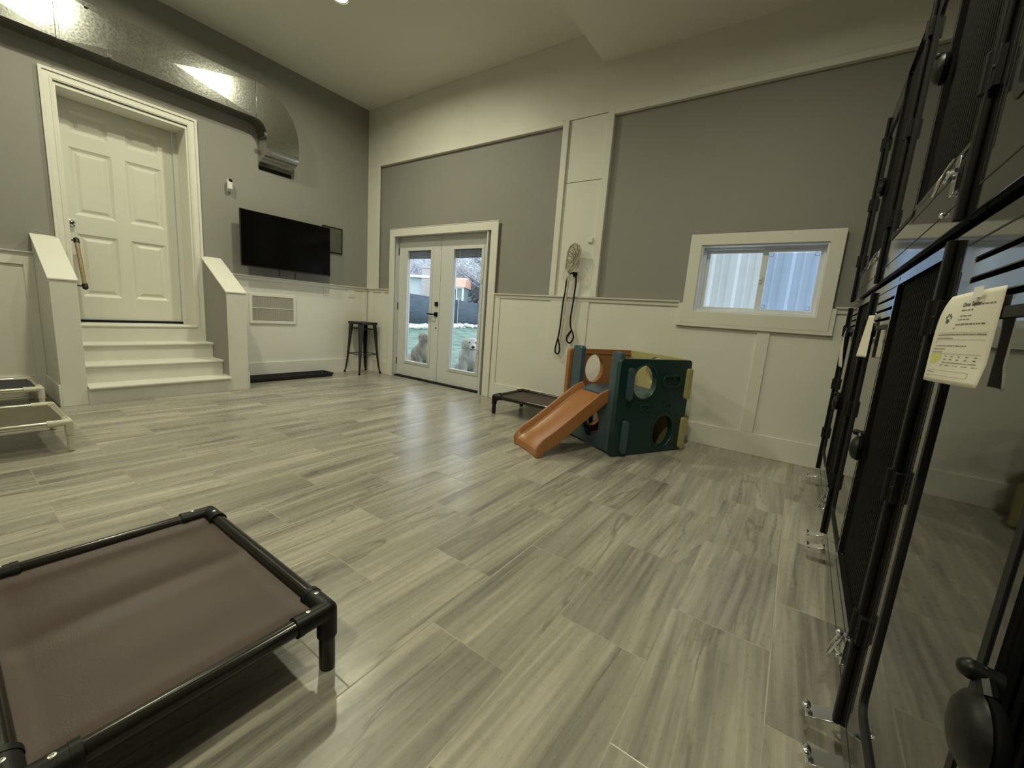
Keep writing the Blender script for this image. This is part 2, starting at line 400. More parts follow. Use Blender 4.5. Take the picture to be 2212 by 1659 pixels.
# west wall panelling
WX = XW+.008
m = MB().box(XW, WX, YS, .59, 0, 1.235).box(XW, WX, 1.985, YN, 0, 1.235)
struct(m.build('wall_west_wainscot', WHITE, smooth=0), 'cream lower wall panelling beside the stairs', 'wall')
m = MB(); rail_prof(m, (WX,YS), (WX,.60), (1,0), 1.245); rail_prof(m, (WX,1.985), (WX,3.87), (1,0), 1.25)
struct(m.build('trim_6', WHITE), 'cream chair rail on the television wall', 'trim')
m = MB().box(WX, XW+.026, YS, .59, 0, .185).box(WX, XW+.026, 1.985, YN-.01, 0, .20)
struct(m.build('baseboard_west', WHITE, bevel=.003), 'tall cream baseboard under the television wall', 'baseboard')
m = MB().box(WX, XW+.022, .53, .592, .185, 1.2).box(WX, XW+.022, YS, .53, 1.13, 1.2).box(WX, XW+.022, -.75,-.68,.185,1.13).box(WX, XW+.016, 3.83, YN-.01, .2, 1.2)
struct(m.build('trim_7', WHITE, bevel=.003), 'cream battens framing the panelling left of the stairs', 'trim')
struct(MB().box(XE-.02, XE, YS, 3.88, 0, .18).build('baseboard_east', WHITE, bevel=.003), 'cream baseboard behind the crates', 'baseboard')
struct(MB().box(XW+.03, XE-.03, YS, YS+.02, 0, .18).build('baseboard_south', WHITE, bevel=.003), 'cream baseboard behind the viewer', 'baseboard')

# ------------------------------------------------------------------ ceiling lights
for i, (lx, ly, lz, pw) in enumerate(LAMPS):
    r = root('ceiling_light', (lx, ly, lz), label=['round recessed ceiling light above the television and double doors', 'round recessed ceiling light above the stairs', 'round recessed ceiling light left of the viewer', 'round recessed ceiling light behind the viewer, on the high ceiling', 'round recessed ceiling light over the middle of the floor', 'round recessed light in the dropped ceiling near the climbing cube', 'round recessed light in the dropped ceiling by the near crates'][i], cat='ceiling light', group='recessed ceiling lights')
    MB().lathe((lx,ly,lz), (0,0,-1), [(0,.055),(0,.085),(.006,.085),(.010,.074),(.006,.072),(.004,.055)]).build('trim_ring', WHITE, r)
    MB().lathe((lx,ly,lz), (0,0,-1), [(0,.070),(.005,.070)]).build('lens', LENS, r)
    ld = bpy.data.lights.new('lamp', 'AREA'); ld.shape = 'DISK'; ld.size = .14; ld.spread = 2.95; ld.energy = pw; ld.color = LAMP_COL
    lo = bpy.data.objects.new('lamp', ld); C.objects.link(lo); lo.parent = r; lo.location = (0, 0, -.012)

# ------------------------------------------------------------------ interior door (door_1) up the stairs
r = root('door_1', (-5.74, DJ0, .65)); struct(r, 'cream six panel door at the top of the steps', 'door')
XD = -5.74
holes = [rect(.92,1.20,1.645,2.235), rect(1.306,1.58,1.645,2.235), rect(.92,1.20,.89,1.47), rect(1.306,1.58,.89,1.47), rect(.935,1.185,2.365,2.55), rect(1.32,1.565,2.365,2.55)]
MB().prism(rect(.815,1.685,.665,2.645), holes, (XD,0,0), Y3, Z3, (-.04,0,0)).build('slab', DOORW, r, bevel=.004)
for h in holes:
    (a0,b0),(a1,_),(_,b1),_ = h
    m = MB()
    vs = []
    for d, x in ((0,-.004),(.022,-.017),(.034,-.017),(.058,-.005)):
        vs += [(XD+x, a0+d, b0+d),(XD+x, a1-d, b0+d),(XD+x, a1-d, b1-d),(XD+x, a0+d, b1-d)]
    fs = [(k*4+i, k*4+(i+1)%4, k*4+4+(i+1)%4, k*4+4+i) for k in range(3) for i in range(4)]+[(12,13,14,15)]
    m.add(vs, fs).build('panel', DOORW, r, smooth=0)
MB().prism([(.79,.62),(.815,.62),(.815,2.645),(1.69,2.645),(1.69,.62),(1.76,.62),(1.76,2.70),(.79,2.70)], [], (XD-.05,0,0), Y3, Z3, (.065,0,0)).build('frame', DOORW, r, bevel=.003)
MB().box(XD-.05, XD+.02, .815, 1.69, .640, .662).build('threshold_dark_strip', BLK, r)  # black strip stands in for the shaded gap under the slab
MB().lathe((XD, .882, 1.56), X3, [(0,.034),(.008,.034),(.012,.026),(.03,.024),(.034,.02),(.05,.019),(.052,.01)]).build('door_knob', CHROME, r)
# jamb lining and casing
m = MB().prism([(DJ0-.001,.62),(DJ0+.018,.62),(DJ0+.018,2.642),(DJ1-.018,2.642),(DJ1-.018,.62),(DJ1+.001,.62),(DJ1+.001,2.661),(DJ0-.001,2.661)], [], (XD+.015,0,0), Y3, Z3, (XW-XD-.015,0,0))
struct(m.build('trim_8', WHITE, smooth=0), 'cream lining of the door recess', 'trim')
def casing(m, a0, a1, z0, z1, wd, O, U, T, steps):
    # picture-frame casing open at the bottom; steps = list of (inset from outer edge, thickness)
    for (d0, th0), (d1, th1) in zip(steps[:-1], steps[1:]): pass
    m.prism([(a0,z0),(a0+wd,z0),(a0+wd,z1-wd),(a1-wd,z1-wd),(a1-wd,z0),(a1,z0),(a1,z1),(a0,z1)], [], O, U, Z3, Vector(T))
    return m
m = MB(); casing(m, .735, 1.821, .49, 2.755, .08, (XW,0,0), Y3, (.016,0,0), [(0,0),(1,1)])
m.prism([(.735,.49),(.757,.49),(.757,2.733),(1.799,2.733),(1.799,.49),(1.821,.49),(1.821,2.755),(.735,2.755)], [], (XW+.016,0,0), Y3, Z3, (.012,0,0))
m.prism([(.795,.49),(.807,.49),(.807,2.683),(1.749,2.683),(1.749,.49),(1.761,.49),(1.761,2.695),(.795,2.695)], [], (XW+.016,0,0), Y3, Z3, (.004,0,0))
struct(m.build('trim_9', WHITE, bevel=.004), 'moulded cream casing around the raised door', 'trim')

# ------------------------------------------------------------------ staircase
r = root('staircase', (-4.84, 1.3, 0), label='cream painted steps with sloping knee walls up to the panelled door', cat='stairs')
XF = -4.845
m = MB().box(XW, XF, .75, 1.80, 0, .12)
treads = [(-4.80, .155, -5.02), (-4.985, .315, -5.26), (-5.225, .475, -5.48), (-5.425, .64, -5.72)]
for i, (nx, z, bx) in enumerate(treads):
    t = MB().prism([(bx,z-.025),(nx-.012,z-.025),(nx-.003,z-.021),(nx,z-.0125),(nx-.003,z-.004),(nx-.012,z),(bx,z)], [], (0, .748 if i<3 else .835, 0), X3, Z3, (0, (1.804-.748) if i<3 else (1.724-.835), 0))
    t.build('tread', STAIRW, r, smooth=30)
for i, (x, z0, z1) in enumerate([(-5.005, .13, .29), (-5.245, .29, .45), (-5.436, .45, .615)]):
    MB().box(x-.02, x, .75, 1.80, z0, z1).build('riser', STAIRW, r)
MB().box(XF-.02, XF+.003, .745, 1.805, 0, .130).build('riser', STAIRW, r)
for (y0, y1, nm) in ((.592,.745,0), (1.805,1.985,1)):
    k = MB().prism([(XW+.030 if 0 else XW,0),(XF,0),(XF,1.022),(XW,1.382)], [], (0,y0,0), X3, Z3, (0,y1-y0,0)).build('knee_wall', STAIRW, r, bevel=.003)
    MB().prism([(XW+.001,1.383),(XF+.006,1.023),(XF+.006,1.037),(XW+.001,1.399)], [], (0,y0-.008,0), X3, Z3, (0,y1-y0+.016,0)).build('sloped_cap', WHITE, k, bevel=.003)
inner = MB().box(XW, XF-.002, 1.797, 1.8055, .0, .0)
gk = MB().prism([(XW+.03,.17),(XF-.01,.17),(XF-.01,1.01),(XW+.03,1.36)], [], (0,1.8035,0), X3, Z3, (0,.0035,0))
gk.build('grey_inner_face', GREY, r, smooth=0)['label'] = 'grey painted inner side of the right knee wall'
MB().box(XW+.03, XF+.004, .580, .592, 0, .185).build('baseboard', WHITE, r, bevel=.003)
MB().box(XF-.01, XF+.01, 1.985, 1.994, 0, .185).box(XW+.03,XF-.01,1.985,1.994,0,.185).build('baseboard', WHITE, r, bevel=.003)

# grab bar on the door recess
r = root('grab_bar', (-5.55, .83, 1.18), label='short wooden grab bar with dark end brackets beside the panelled door', cat='handrail')
a, b = Vector((-5.625,.89,1.395)), Vector((-5.455,.89,.985))
MB().tube([a, b], .0165, 16).build('wooden_bar', WOOD, r)
d = (b-a).normalized()
for p, s in ((a,-1),(b,1)):
    q = MB().tube([p-d*.03*(-s) if 0 else p+d*s*.012, p-d*s*.02], .021, 14)
    q.ball(p+d*s*.012, .021); q.tube([p+d*s*.0, Vector((p.x, .835, p.z+.004))], .007, 10); q.lathe((p.x,.831,p.z+.004), (0,1,0), [(0,.02),(.006,.02),(.008,.01)])
    q.build('bracket', DKBR, r)

# ------------------------------------------------------------------ french doors (door_2)
r = root('door_2', (-4.0, 4.0, 0)); struct(r, 'white double doors with tall glass panes and blinds', 'door')
YD = 4.0
MB().prism([(-4.87,0.0),(-4.85,0.0),(-4.85,1.975),(-3.18,1.975),(-3.18,0.0),(-3.16,0.0),(-3.16,1.99),(-4.87,1.99)], [], (0,TY,0), X3, Z3, (0,.18,0)).build('frame', FDOOR, r, smooth=0)
MB().box(-4.85,-3.18,3.95,4.09,.001,.014).build('threshold_dark_strip', BLK, r)
for i, (a0, a1, g0, g1) in enumerate(((-4.848,-4.018,-4.655,-4.195), (-4.012,-3.183,-3.775,-3.318))):
    lf = MB().prism(rect(a0,a1,.022,1.972), [rect(g0,g1,.245,1.785)], (0,YD,0), X3, Z3, (0,.044,0)).build('door_leaf', FDOOR, r, bevel=.003)
    f = MB().prism(rect(g0-.038,g1+.038,.207,1.823), [rect(g0,g1,.245,1.785)], (0,YD-.010,0), X3, Z3, (0,.012,0))
    f.prism(rect(g0-.014,g1+.014,.231,1.799), [rect(g0,g1,.245,1.785)], (0,YD-.016,0), X3, Z3, (0,.008,0)).build('glazing_bead', FDOOR, lf, bevel=.003)
    MB().box(g0,g1,YD+.016,YD+.020,.245,1.785).build('glass_pane', GLASS, lf, smooth=0)
    b_ = MB()
    for k in range(9): b_.box(g0+.004,g1-.004,YD+.024,YD+.038,1.775-k*.0115,1.783-k*.0115)
    b_.build('raised_blind', BLIND, lf, smooth=0)
    c_ = MB(); c_.box(g0+.07,g0+.076,YD+.0215,YD+.0235,1.672,1.785).box(g1-.076,g1-.07,YD+.0215,YD+.0235,1.672,1.785)
    c_.build('blind_cord', PLAST, lf, smooth=0)
    if i == 0:
        MB().box(-4.088,-4.035,YD-.018,YD,1.055,1.11).build('deadbolt', BLK, lf, bevel=.003)
        h_ = MB().box(-4.094,-4.038,YD-.012,YD,.915,.973).cyl((-4.066,YD-.012,.943),(-4.066,YD-.05,.943),.010).box(-4.19,-4.058,YD-.058,YD-.046,.934,.952)
        h_.build('lever_handle', BLK, lf, bevel=.002)
        MB().lathe((-4.063,YD,.76),(0,-1,0),[(0,.011),(.002,.011),(.002,.006)]).build('keyhole_plug', BLK, lf)
    else:
        MB().box(-3.308,-3.288,YD-.022,YD,1.37,1.43).build('blind_lever', FDOOR, lf, bevel=.002)
        MB().box(-3.308,-3.288,YD-.022,YD,.50,.55).build('blind_lever', FDOOR, lf, bevel=.002)
for z in (.22, 1.02, 1.78):
    MB().cyl((-4.853,YD-.008,z-.05),(-4.853,YD-.008,z+.05),.008,10).build('hinge', DKBR, r)
m = MB(); casing(m, -4.922, -3.008, 0, 2.067, .10, (0,TY,0), X3, (0,-.018,0), [(0,0),(1,1)])
m.box(-4.93,-3.0,TY-.022,TY,2.060,2.070)
struct(m.build('trim_10', WHITE, bevel=.004), 'flat cream casing around the glazed double doors', 'trim')

# ------------------------------------------------------------------ window
r = root('window_1', (-.36, 4.0, 1.165)); struct(r, 'small white sliding window with white corrugated siding outside', 'window')
MB().prism(rect(-.80,.08,1.165,1.72), [rect(-.79,.07,1.175,1.71)], (0,TY,0), X3, Z3, (0,.08,0)).build('window_liner', VINYL, r, smooth=0)
MB().prism(rect(-.80,.08,1.165,1.72), [rect(-.772,.052,1.193,1.694)], (0,3.975,0), X3, Z3, (0,.075,0)).build('window_frame', VINYL, r, bevel=.002)
s1 = MB().prism(rect(-.772,-.315,1.193,1.694), [rect(-.745,-.35,1.215,1.668)], (0,4.015,0), X3, Z3, (0,.022,0)).build('sash', VINYL, r, bevel=.002)
MB().box(-.745,-.35,4.025,4.028,1.215,1.668).build('glass_pane', GLASS, s1, smooth=0)
s2 = MB().prism(rect(-.345,.052,1.193,1.694), [rect(-.305,.035,1.213,1.668)], (0,3.985,0), X3, Z3, (0,.022,0)).build('sash', VINYL, r, bevel=.002)
MB().box(-.305,.035,3.995,3.998,1.213,1.668).build('glass_pane', GLASS, s2, smooth=0)
MB().box(-.305,.035,4.052,4.0525,1.213,1.668).build('insect_screen', SCREEN, r, smooth=0)
q = MB()
for cx, cz in ((-.286,1.648),(.016,1.648),(-.286,1.233),(.016,1.233)):
    q.prism(rect(cx-.014,cx+.014,cz-.014,cz+.014), [rect(cx-.012,cx+.012,cz-.012,cz+.012)], (0,3.993,0), X3, Z3, (0,.002,0))
q.build('corner_clip', BLK, s2, smooth=0)
MB().box(-.342,-.322,3.972,3.985,1.42,1.475).ball((-.336,3.972,1.448),.010).build('window_latch', VINYL, s2, bevel=.003)
m = MB().prism(rect(-.893,.169,1.062,1.81), [rect(-.80,.08,1.165,1.72)], (0,TY,0), X3, Z3, (0,-.016,0))
struct(m.build('trim_11', WHITE, bevel=.003), 'wide flat cream casing around the small window', 'trim')

# ------------------------------------------------------------------ air duct
r = root('air_duct', (-5.24, 1.6, 3.1), label='galvanised rectangular air duct running under the ceiling and curving down into the wall', cat='air duct')
XO, DB, DT = -5.24, 2.935, 3.30
def crossbroken(m, y0, y1, z0, z1, x, d=.006):
    c = (x+d, (y0+y1)/2, (z0+z1)/2)
    m.add([(x,y0,z0),(x,y1,z0),(x,y1,z1),(x,y0,z1),c], [(0,1,4),(1,2,4),(2,3,4),(3,0,4)])
for y0, y1 in ((-1.7,-.44),(-.42,.83),(.85,2.315)):
    m = MB(); crossbroken(m, y0, y1, DB, DT, XO, .012)
    m.add([(XO,y0,DB),(XO,y1,DB),(XW,y1,DB),(XW,y0,DB),(XO,y0,DT),(XO,y1,DT),(XW,y1,DT),(XW,y0,DT)], [(0,3,2,1),(4,5,6,7),(0,4,7,3),(1,2,6,5)])
    m.build('duct_section', GALV, r, smooth=0)
for y in (-.43,.84,2.325):
    MB().box(XW,XO+.006,y-.011,y+.011,DB-.006,DT+.006).build('seam_collar', GALV, r, bevel=.003)
# flat elbow: centre of curvature at (y=2.325, z=2.845)
cy, cz, ri, ro = 2.325, 2.80, .135-.0, .0
n = 14
inner = [(cy+.09*math.sin(t*PI/2/n), (DB-.14)+.14*math.cos(t*PI/2/n)) for t in range(n+1)]
outer = [(cy+.455*math.sin(t*PI/2/n), (DB-.14)+(DT-DB+.14)*math.cos(t*PI/2/n)) for t in range(n+1)]
MB().prism(outer+inner[::-1], [], (XO,0,0), Y3, Z3, (XW-XO,0,0)).build('elbow', GALV, r, smooth=25)
MB().box(XW,XO+.005,2.411,2.785,2.785,2.797).build('seam_collar', GALV, r, bevel=.002)
bt = [(XW,2.79),(XO,2.79),(XO,2.70)]+[(XO-.02-.11+.13*math.cos(t),2.70-.115*math.sin(t)) for t in [i*PI/2/10*.95 for i in range(1,11)]]
bt = [(XW,2.79),(XO,2.79)]+[(XO-.13+.13*math.cos(i*.135), 2.69-.12*math.sin(i*.135)) for i in range(0,11)]
bt += [(XO-.145,2.565),(XO-.175,2.545),(XW,2.505)]
MB().prism(bt, [], (0,2.415,0), X3, Z3, (0,.365,0)).build('boot', GALV, r, smooth=25)
MB().box(XW-.002,XW+.006,2.42,2.79,2.47,2.512).build('wall_flange', BLK, r)
for y, z in ((1.02,3.27),(1.14,2.955),(2.40,2.80)):
    q = MB(); q.obox((XO+.012,y,z),(.010,0,0),(0,.012,0),(0,0,.016)); q.ball((XO+.022,y+.01,z),.008); q.ball((XO+.022,y-.012,z+.004),.007)
    q.build('clip', CHROME, r)
# security camera
r = root('security_camera', (XW, 2.095, 2.2), label='small white wall camera with a black lens', cat='camera')
MB().tube([(XW+.045,2.095,2.16),(XW+.045,2.095,2.235)], .028, 20).ball((XW+.045,2.095,2.235),.028).ball((XW+.045,2.095,2.16),.028,(1,1,.5)).build('body', PLAST, r)
MB().box(XW,XW+.03,2.083,2.107,2.135,2.165).build('mount', PLAST, r, bevel=.003)
MB().ball((XW+.060,2.097,2.243),.021,(.9,1,1)).build('lens', BLK, r)

# ------------------------------------------------------------------ television
r = root('television', (-5.33, 2.69, 1.345), label='flat black television mounted on the grey wall above the boot tray', cat='television')
MB().box(-5.325,-5.30,2.138,3.216,1.342,1.966).build('casing', TVFR, r, bevel=.004)
MB().box(-5.3005,-5.2985,2.146,3.208,1.356,1.959).build('screen', TVBLK, r)
MB().box(XW,-5.325,2.5,2.86,1.5,1.82).build('wall_mount', BLK, r)
for y, z in ((2.585,1.277),(2.779,1.262)):
    MB().tube([(-5.38,y,1.36),(-5.38,y+.004,1.30),(-5.378,y+.002,z)], .004, 8).ball((-5.378,y+.002,z),.007).build('cable', BLK, r)
r = root('wall_access_panel', (XW, 3.34, 1.84), label='dull grey screened metal panel half hidden behind the television', cat='wall panel')
MB().box(XW,XW+.012,3.20,3.478,1.678,2.008).build('screen_plate', PLENUM, r)
MB().prism(rect(3.195,3.484,1.672,2.014), [rect(3.205,3.474,1.684,2.004)], (XW,0,0), Y3, Z3, (.018,0,0)).build('edge_frame', BLK, r)
q = MB()
for k in range(9): q.box(XW+.012,XW+.0145,3.21+k*.03,3.212+k*.03,1.684,2.004)
for k in range(10): q.box(XW+.012,XW+.0145,3.205,3.474,1.70+k*.032,1.702+k*.032)
q.build('mesh_wires', PLENUM, r, smooth=0)

# air return grille
r = root('air_return_grille', (WX, 2.53, .86), label='white framed two section air return grille low on the wall under the television', cat='air vent')
MB().prism(rect(2.26,2.815,.682,1.046), [rect(2.292,2.783,.716,.866), rect(2.292,2.783,.874,1.014)], (WX,0,0), Y3, Z3, (.018,0,0)).build('frame', WHITE, r, bevel=.003)
MB().box(WX,WX+.002,2.29,2.785,.714,1.016).build('backing', BLIND, r)
for z0, z1 in ((.716,.866),(.874,1.014)):
    q = MB(); y = 2.296
    while y < 2.782: q.obox((WX+.008,y,(z0+z1)/2),(.006,.0022,0),(-.001,.0028,0),(0,0,(z1-z0)/2)); y += .0125
    q.build('louvres', VENTG, r, smooth=0)
# outlets
def outlet(y, z, w_, label):
    o = root('wall_outlet', (WX, y, z), label=label, cat='outlet')
    MB().box(WX,WX+.006,y-w_/2,y+w_/2,z-.058,z+.058).build('cover_plate', PLAST, o, bevel=.003)
    for k in range(1 if w_ < .1 else 2):
        yy = y+(0 if w_ < .1 else (k-.5)*.045)
        MB().box(WX+.006,WX+.010,yy-.016,yy+.016,z-.033,z+.033).build('switch' if w_ < .1 else 'socket', PLAST, o, bevel=.002)
outlet(3.24, 1.150, .07, 'single white wall switch plate just under the rail below the television')
outlet(3.635, 1.148, .115, 'double white outlet plate near the room corner above the stool')

# ------------------------------------------------------------------ boot tray
def boot_tray():
    r = root('boot_tray', (-5.29, 2.62, 0), label='long low black plastic tray on the floor against the wall under the grille', cat='tray')
    x0, x1, y0, y1 = -5.422, -5.155, 2.03, 3.19
    loops = [(0,.0,rrect(x0+.015,x1-.015,y0+.015,y1-.015,.03)), (1,.044,rrect(x0,x1,y0,y1,.035)), (2,.05,rrect(x0+.002,x1-.002,y0+.002,y1-.002,.035)),
             (3,.05,rrect(x0+.014,x1-.014,y0+.014,y1-.014,.03)), (4,.008,rrect(x0+.026,x1-.026,y0+.026,y1-.026,.02))]
    vs = []; n = len(loops[0][2])
    for _, z, lp in loops: vs += [(a,b,z) for a, b in lp]
    fs = [(k*n+i,k*n+(i+1)%n,(k+1)*n+(i+1)%n,(k+1)*n+i) for k in range(4) for i in range(n)]
    fs += [tuple(range(n))[::-1], tuple(range(4*n,5*n))]
    q = MB().add(vs, fs)
    for k in range(10): q.box(x0+.02,x1-.02,y0+.09+k*.108,y0+.098+k*.108,.004,.011)
    q.build('tray_shell', TRAYB, r, smooth=40)
boot_tray()

# ------------------------------------------------------------------ bar stool
def stool():
    cx, cy, H = -5.255, 3.70, .752
    r = root('bar_stool', (cx, cy, 0), label='dark gunmetal backless bar stool in the corner beside the double doors', cat='stool')
    s = .152
    lp0, lp1 = rrect(cx-s,cx+s,cy-s,cy+s,.035), rrect(cx-s-.004,cx+s+.004,cy-s-.004,cy+s+.004,.037)
    lp2 = rrect(cx-s+.02,cx+s-.02,cy-s+.02,cy+s-.02,.03)
    n = len(lp0); vs = [(a,b,H-.035) for a,b in lp1]+[(a,b,H-.004) for a,b in lp1]+[(a,b,H) for a,b in lp0]+[(a,b,H-.006) for a,b in lp2]
    fs = [(k*n+i,k*n+(i+1)%n,(k+1)*n+(i+1)%n,(k+1)*n+i) for k in range(3) for i in range(n)]+[tuple(range(n))[::-1],tuple(range(3*n,4*n))]
    MB().add(vs, fs).build('seat', GUN, r)
    F, T, M_ = .182, .128, .150
    for sx in (-1,1):
        for sy in (-1,1):
            # folded sheet leg: V section tapering downwards, flaring out at the foot
            m = MB(); sec = []
            prof = [(H-.03,T+.006,.062),(H-.10,T+.010,.055),(.42,.148,.036),(.14,.166,.024),(.06,.176,.018),(.0,F+.006,.017)]
            for z, off, wd in prof:
                c = Vector((cx+sx*off, cy+sy*off, z))
                a_ = Vector((-sx,0,0))*wd; b_ = Vector((0,-sy,0))*wd; nrm = Vector((-sx,-sy,0)).normalized()*.006
                sec.append([c+a_, c, c+b_, c+b_+nrm, c+nrm*1.5, c+a_+nrm])
            vs = [p for s_ in sec for p in s_]; k = 6
            fs = [(i*k+j,i*k+(j+1)%k,(i+1)*k+(j+1)%k,(i+1)*k+j) for i in range(len(sec)-1) for j in range(k)]+[tuple(range(k))[::-1],tuple(range((len(sec)-1)*k,len(sec)*k))]
            lg = MB().add(vs, fs).build('leg', GUN, r, smooth=20)
            fx, fy = cx+sx*(F-.004), cy+sy*(F-.004)
            MB().lathe((fx,fy,0), Z3, [(0,.016),(.018,.015),(.03,.011)], 14).build('rubber_foot', RUB, lg)
    z = .285; o = .152
    MB().tube([(cx-o,cy-o,z),(cx+o,cy-o,z)],.006,8).tube([(cx-o,cy+o,z),(cx+o,cy+o,z)],.006,8).tube([(cx-o,cy-o,z),(cx-o,cy+o,z)],.006,8).tube([(cx+o,cy-o,z),(cx+o,cy+o,z)],.006,8).build('foot_rail', GUN, r)
    z = H-.105; o = .125
    MB().box(cx-o,cx+o,cy-o-.004,cy-o,z,z+.012).box(cx-o,cx+o,cy+o,cy+o+.004,z,z+.012).box(cx-o-.004,cx-o,cy-o,cy+o,z,z+.012).box(cx+o,cx+o+.004,cy-o,cy+o,z,z+.012).build('upper_brace', GUN, r)
stool()

# ------------------------------------------------------------------ raised dog beds
def dog_bed(x0, x1, y0, y1, z, tube, fit, cloth, label, wrinkle=0, rt=.0215, ridge=False):
    r = root('dog_bed', ((x0+x1)/2, (y0+y1)/2, 0), label=label, cat='dog bed')
    e = .055; rf = rt*1.22
    for a, b in (((x0+e,y0,z),(x1-e,y0,z)), ((x0+e,y1,z),(x1-e,y1,z)), ((x0,y0+e,z),(x0,y1-e,z)), ((x1,y0+e,z),(x1,y1-e,z))):
        MB().tube([a, b], rt, 18).build('rail', tube, r)
    for x, sx in ((x0,1),(x1,-1)):
        for y, sy in ((y0,1),(y1,-1)):
            m = MB()
            m.tube([(x,y,z),(x+sx*.085,y,z)], rf, 18).tube([(x,y,z),(x,y+sy*.085,z)], rf, 18).tube([(x,y,z),(x,y,z-.075)], rf, 18).ball((x,y,z), rf*1.0, seg=18)
            m.tube([(x+sx*.072,y,z),(x+sx*.088,y,z)], rf*1.06, 18).tube([(x,y+sy*.072,z),(x,y+sy*.088,z)], rf*1.06, 18)
            # gusset web under each rail socket
            m.add([(x,y-.009,z-.07),(x,y+.009,z-.07),(x+sx*.075,y+.009,z-.012),(x+sx*.075,y-.009,z-.012),(x,y-.009,z-.01),(x,y+.009,z-.01)], [(0,3,4),(1,5,2),(0,1,2,3),(3,2,5,4),(0,4,5,1)])
            f = m.build('corner_fitting', fit, r)
            MB().tube([(x,y,z-.05),(x,y,.006)], rt*.98, 18).ball((x,y,.008), rt*.98, (1,1,.4), 18).build('leg', tube if tube != TUBEA else fit, r)
            for px, py in ((x+sx*.052,y),(x,y+sy*.052)):
                MB().lathe((px,py,z+rf-.001), Z3, [(0,.0065),(.0022,.0058),(.0028,.003),(.0012,.0015)], 14).build('screw', SCREW, f)
    # stretched cloth with soft pull folds
    nx, ny = 64, 40; vs = []; rnd = random.Random(5)
    ix0, ix1, iy0, iy1 = x0+rt*.4, x1-rt*.4, y0+rt*.4, y1-rt*.4
    for j in range(ny+1):
        for i in range(nx+1):
            u, v = i/nx, j/ny
            ed = min(u, 1-u, v, 1-v)
            h = -.010*min(1, ed*14)
            if ridge:
                sv = max(0, math.sin(PI*v))
                h += .010*math.exp(-((u-.46+.05*(v-.5))/.05)**2)*sv**.6
                h -= .007*math.exp(-((u-.33+.03*v)/.08)**2)*sv
                h += .004*math.exp(-((u-.14)/.05)**2)*sv-.005*math.exp(-((u-.72)/.12)**2)*sv
            h += wrinkle*math.sin(u*17+v*5)*math.sin(v*11)*ed
            vs.append((ix0+(ix1-ix0)*u, iy0+(iy1-iy0)*v, z+.004+h))
    fs = [(j*(nx+1)+i,j*(nx+1)+i+1,(j+1)*(nx+1)+i+1,(j+1)*(nx+1)+i) for j in range(ny) for i in range(nx)]
    o = MB().add(vs, fs).build('stretched_cover', cloth, r, smooth=80)
    sd = o.modifiers.new('thick', 'SOLIDIFY'); sd.thickness = .003
    return r
dog_bed(-1.752, -.945, .004, .562, .180, TUBEB, FITB, BROWN, 'nearest raised dog bed with dark frame and brown cover', ridge=True)
dog_bed(-2.452, -1.60, 3.285, 3.80, .180, TUBEB, FITB, BROWN, 'raised dark dog bed half hidden behind the slide by the far wall')
dog_bed(-4.115, -3.53, -.38, .447, .180, TUBEA, FITW, OLIVE, 'silver tube dog bed with olive brown cover at the left edge', rt=.0165)
dog_bed(-5.29, -4.76, -.36, .475, .180, TUBEA, FITW, NAVY, 'silver tube dog bed with navy cover against the panelled wall', rt=.0165)

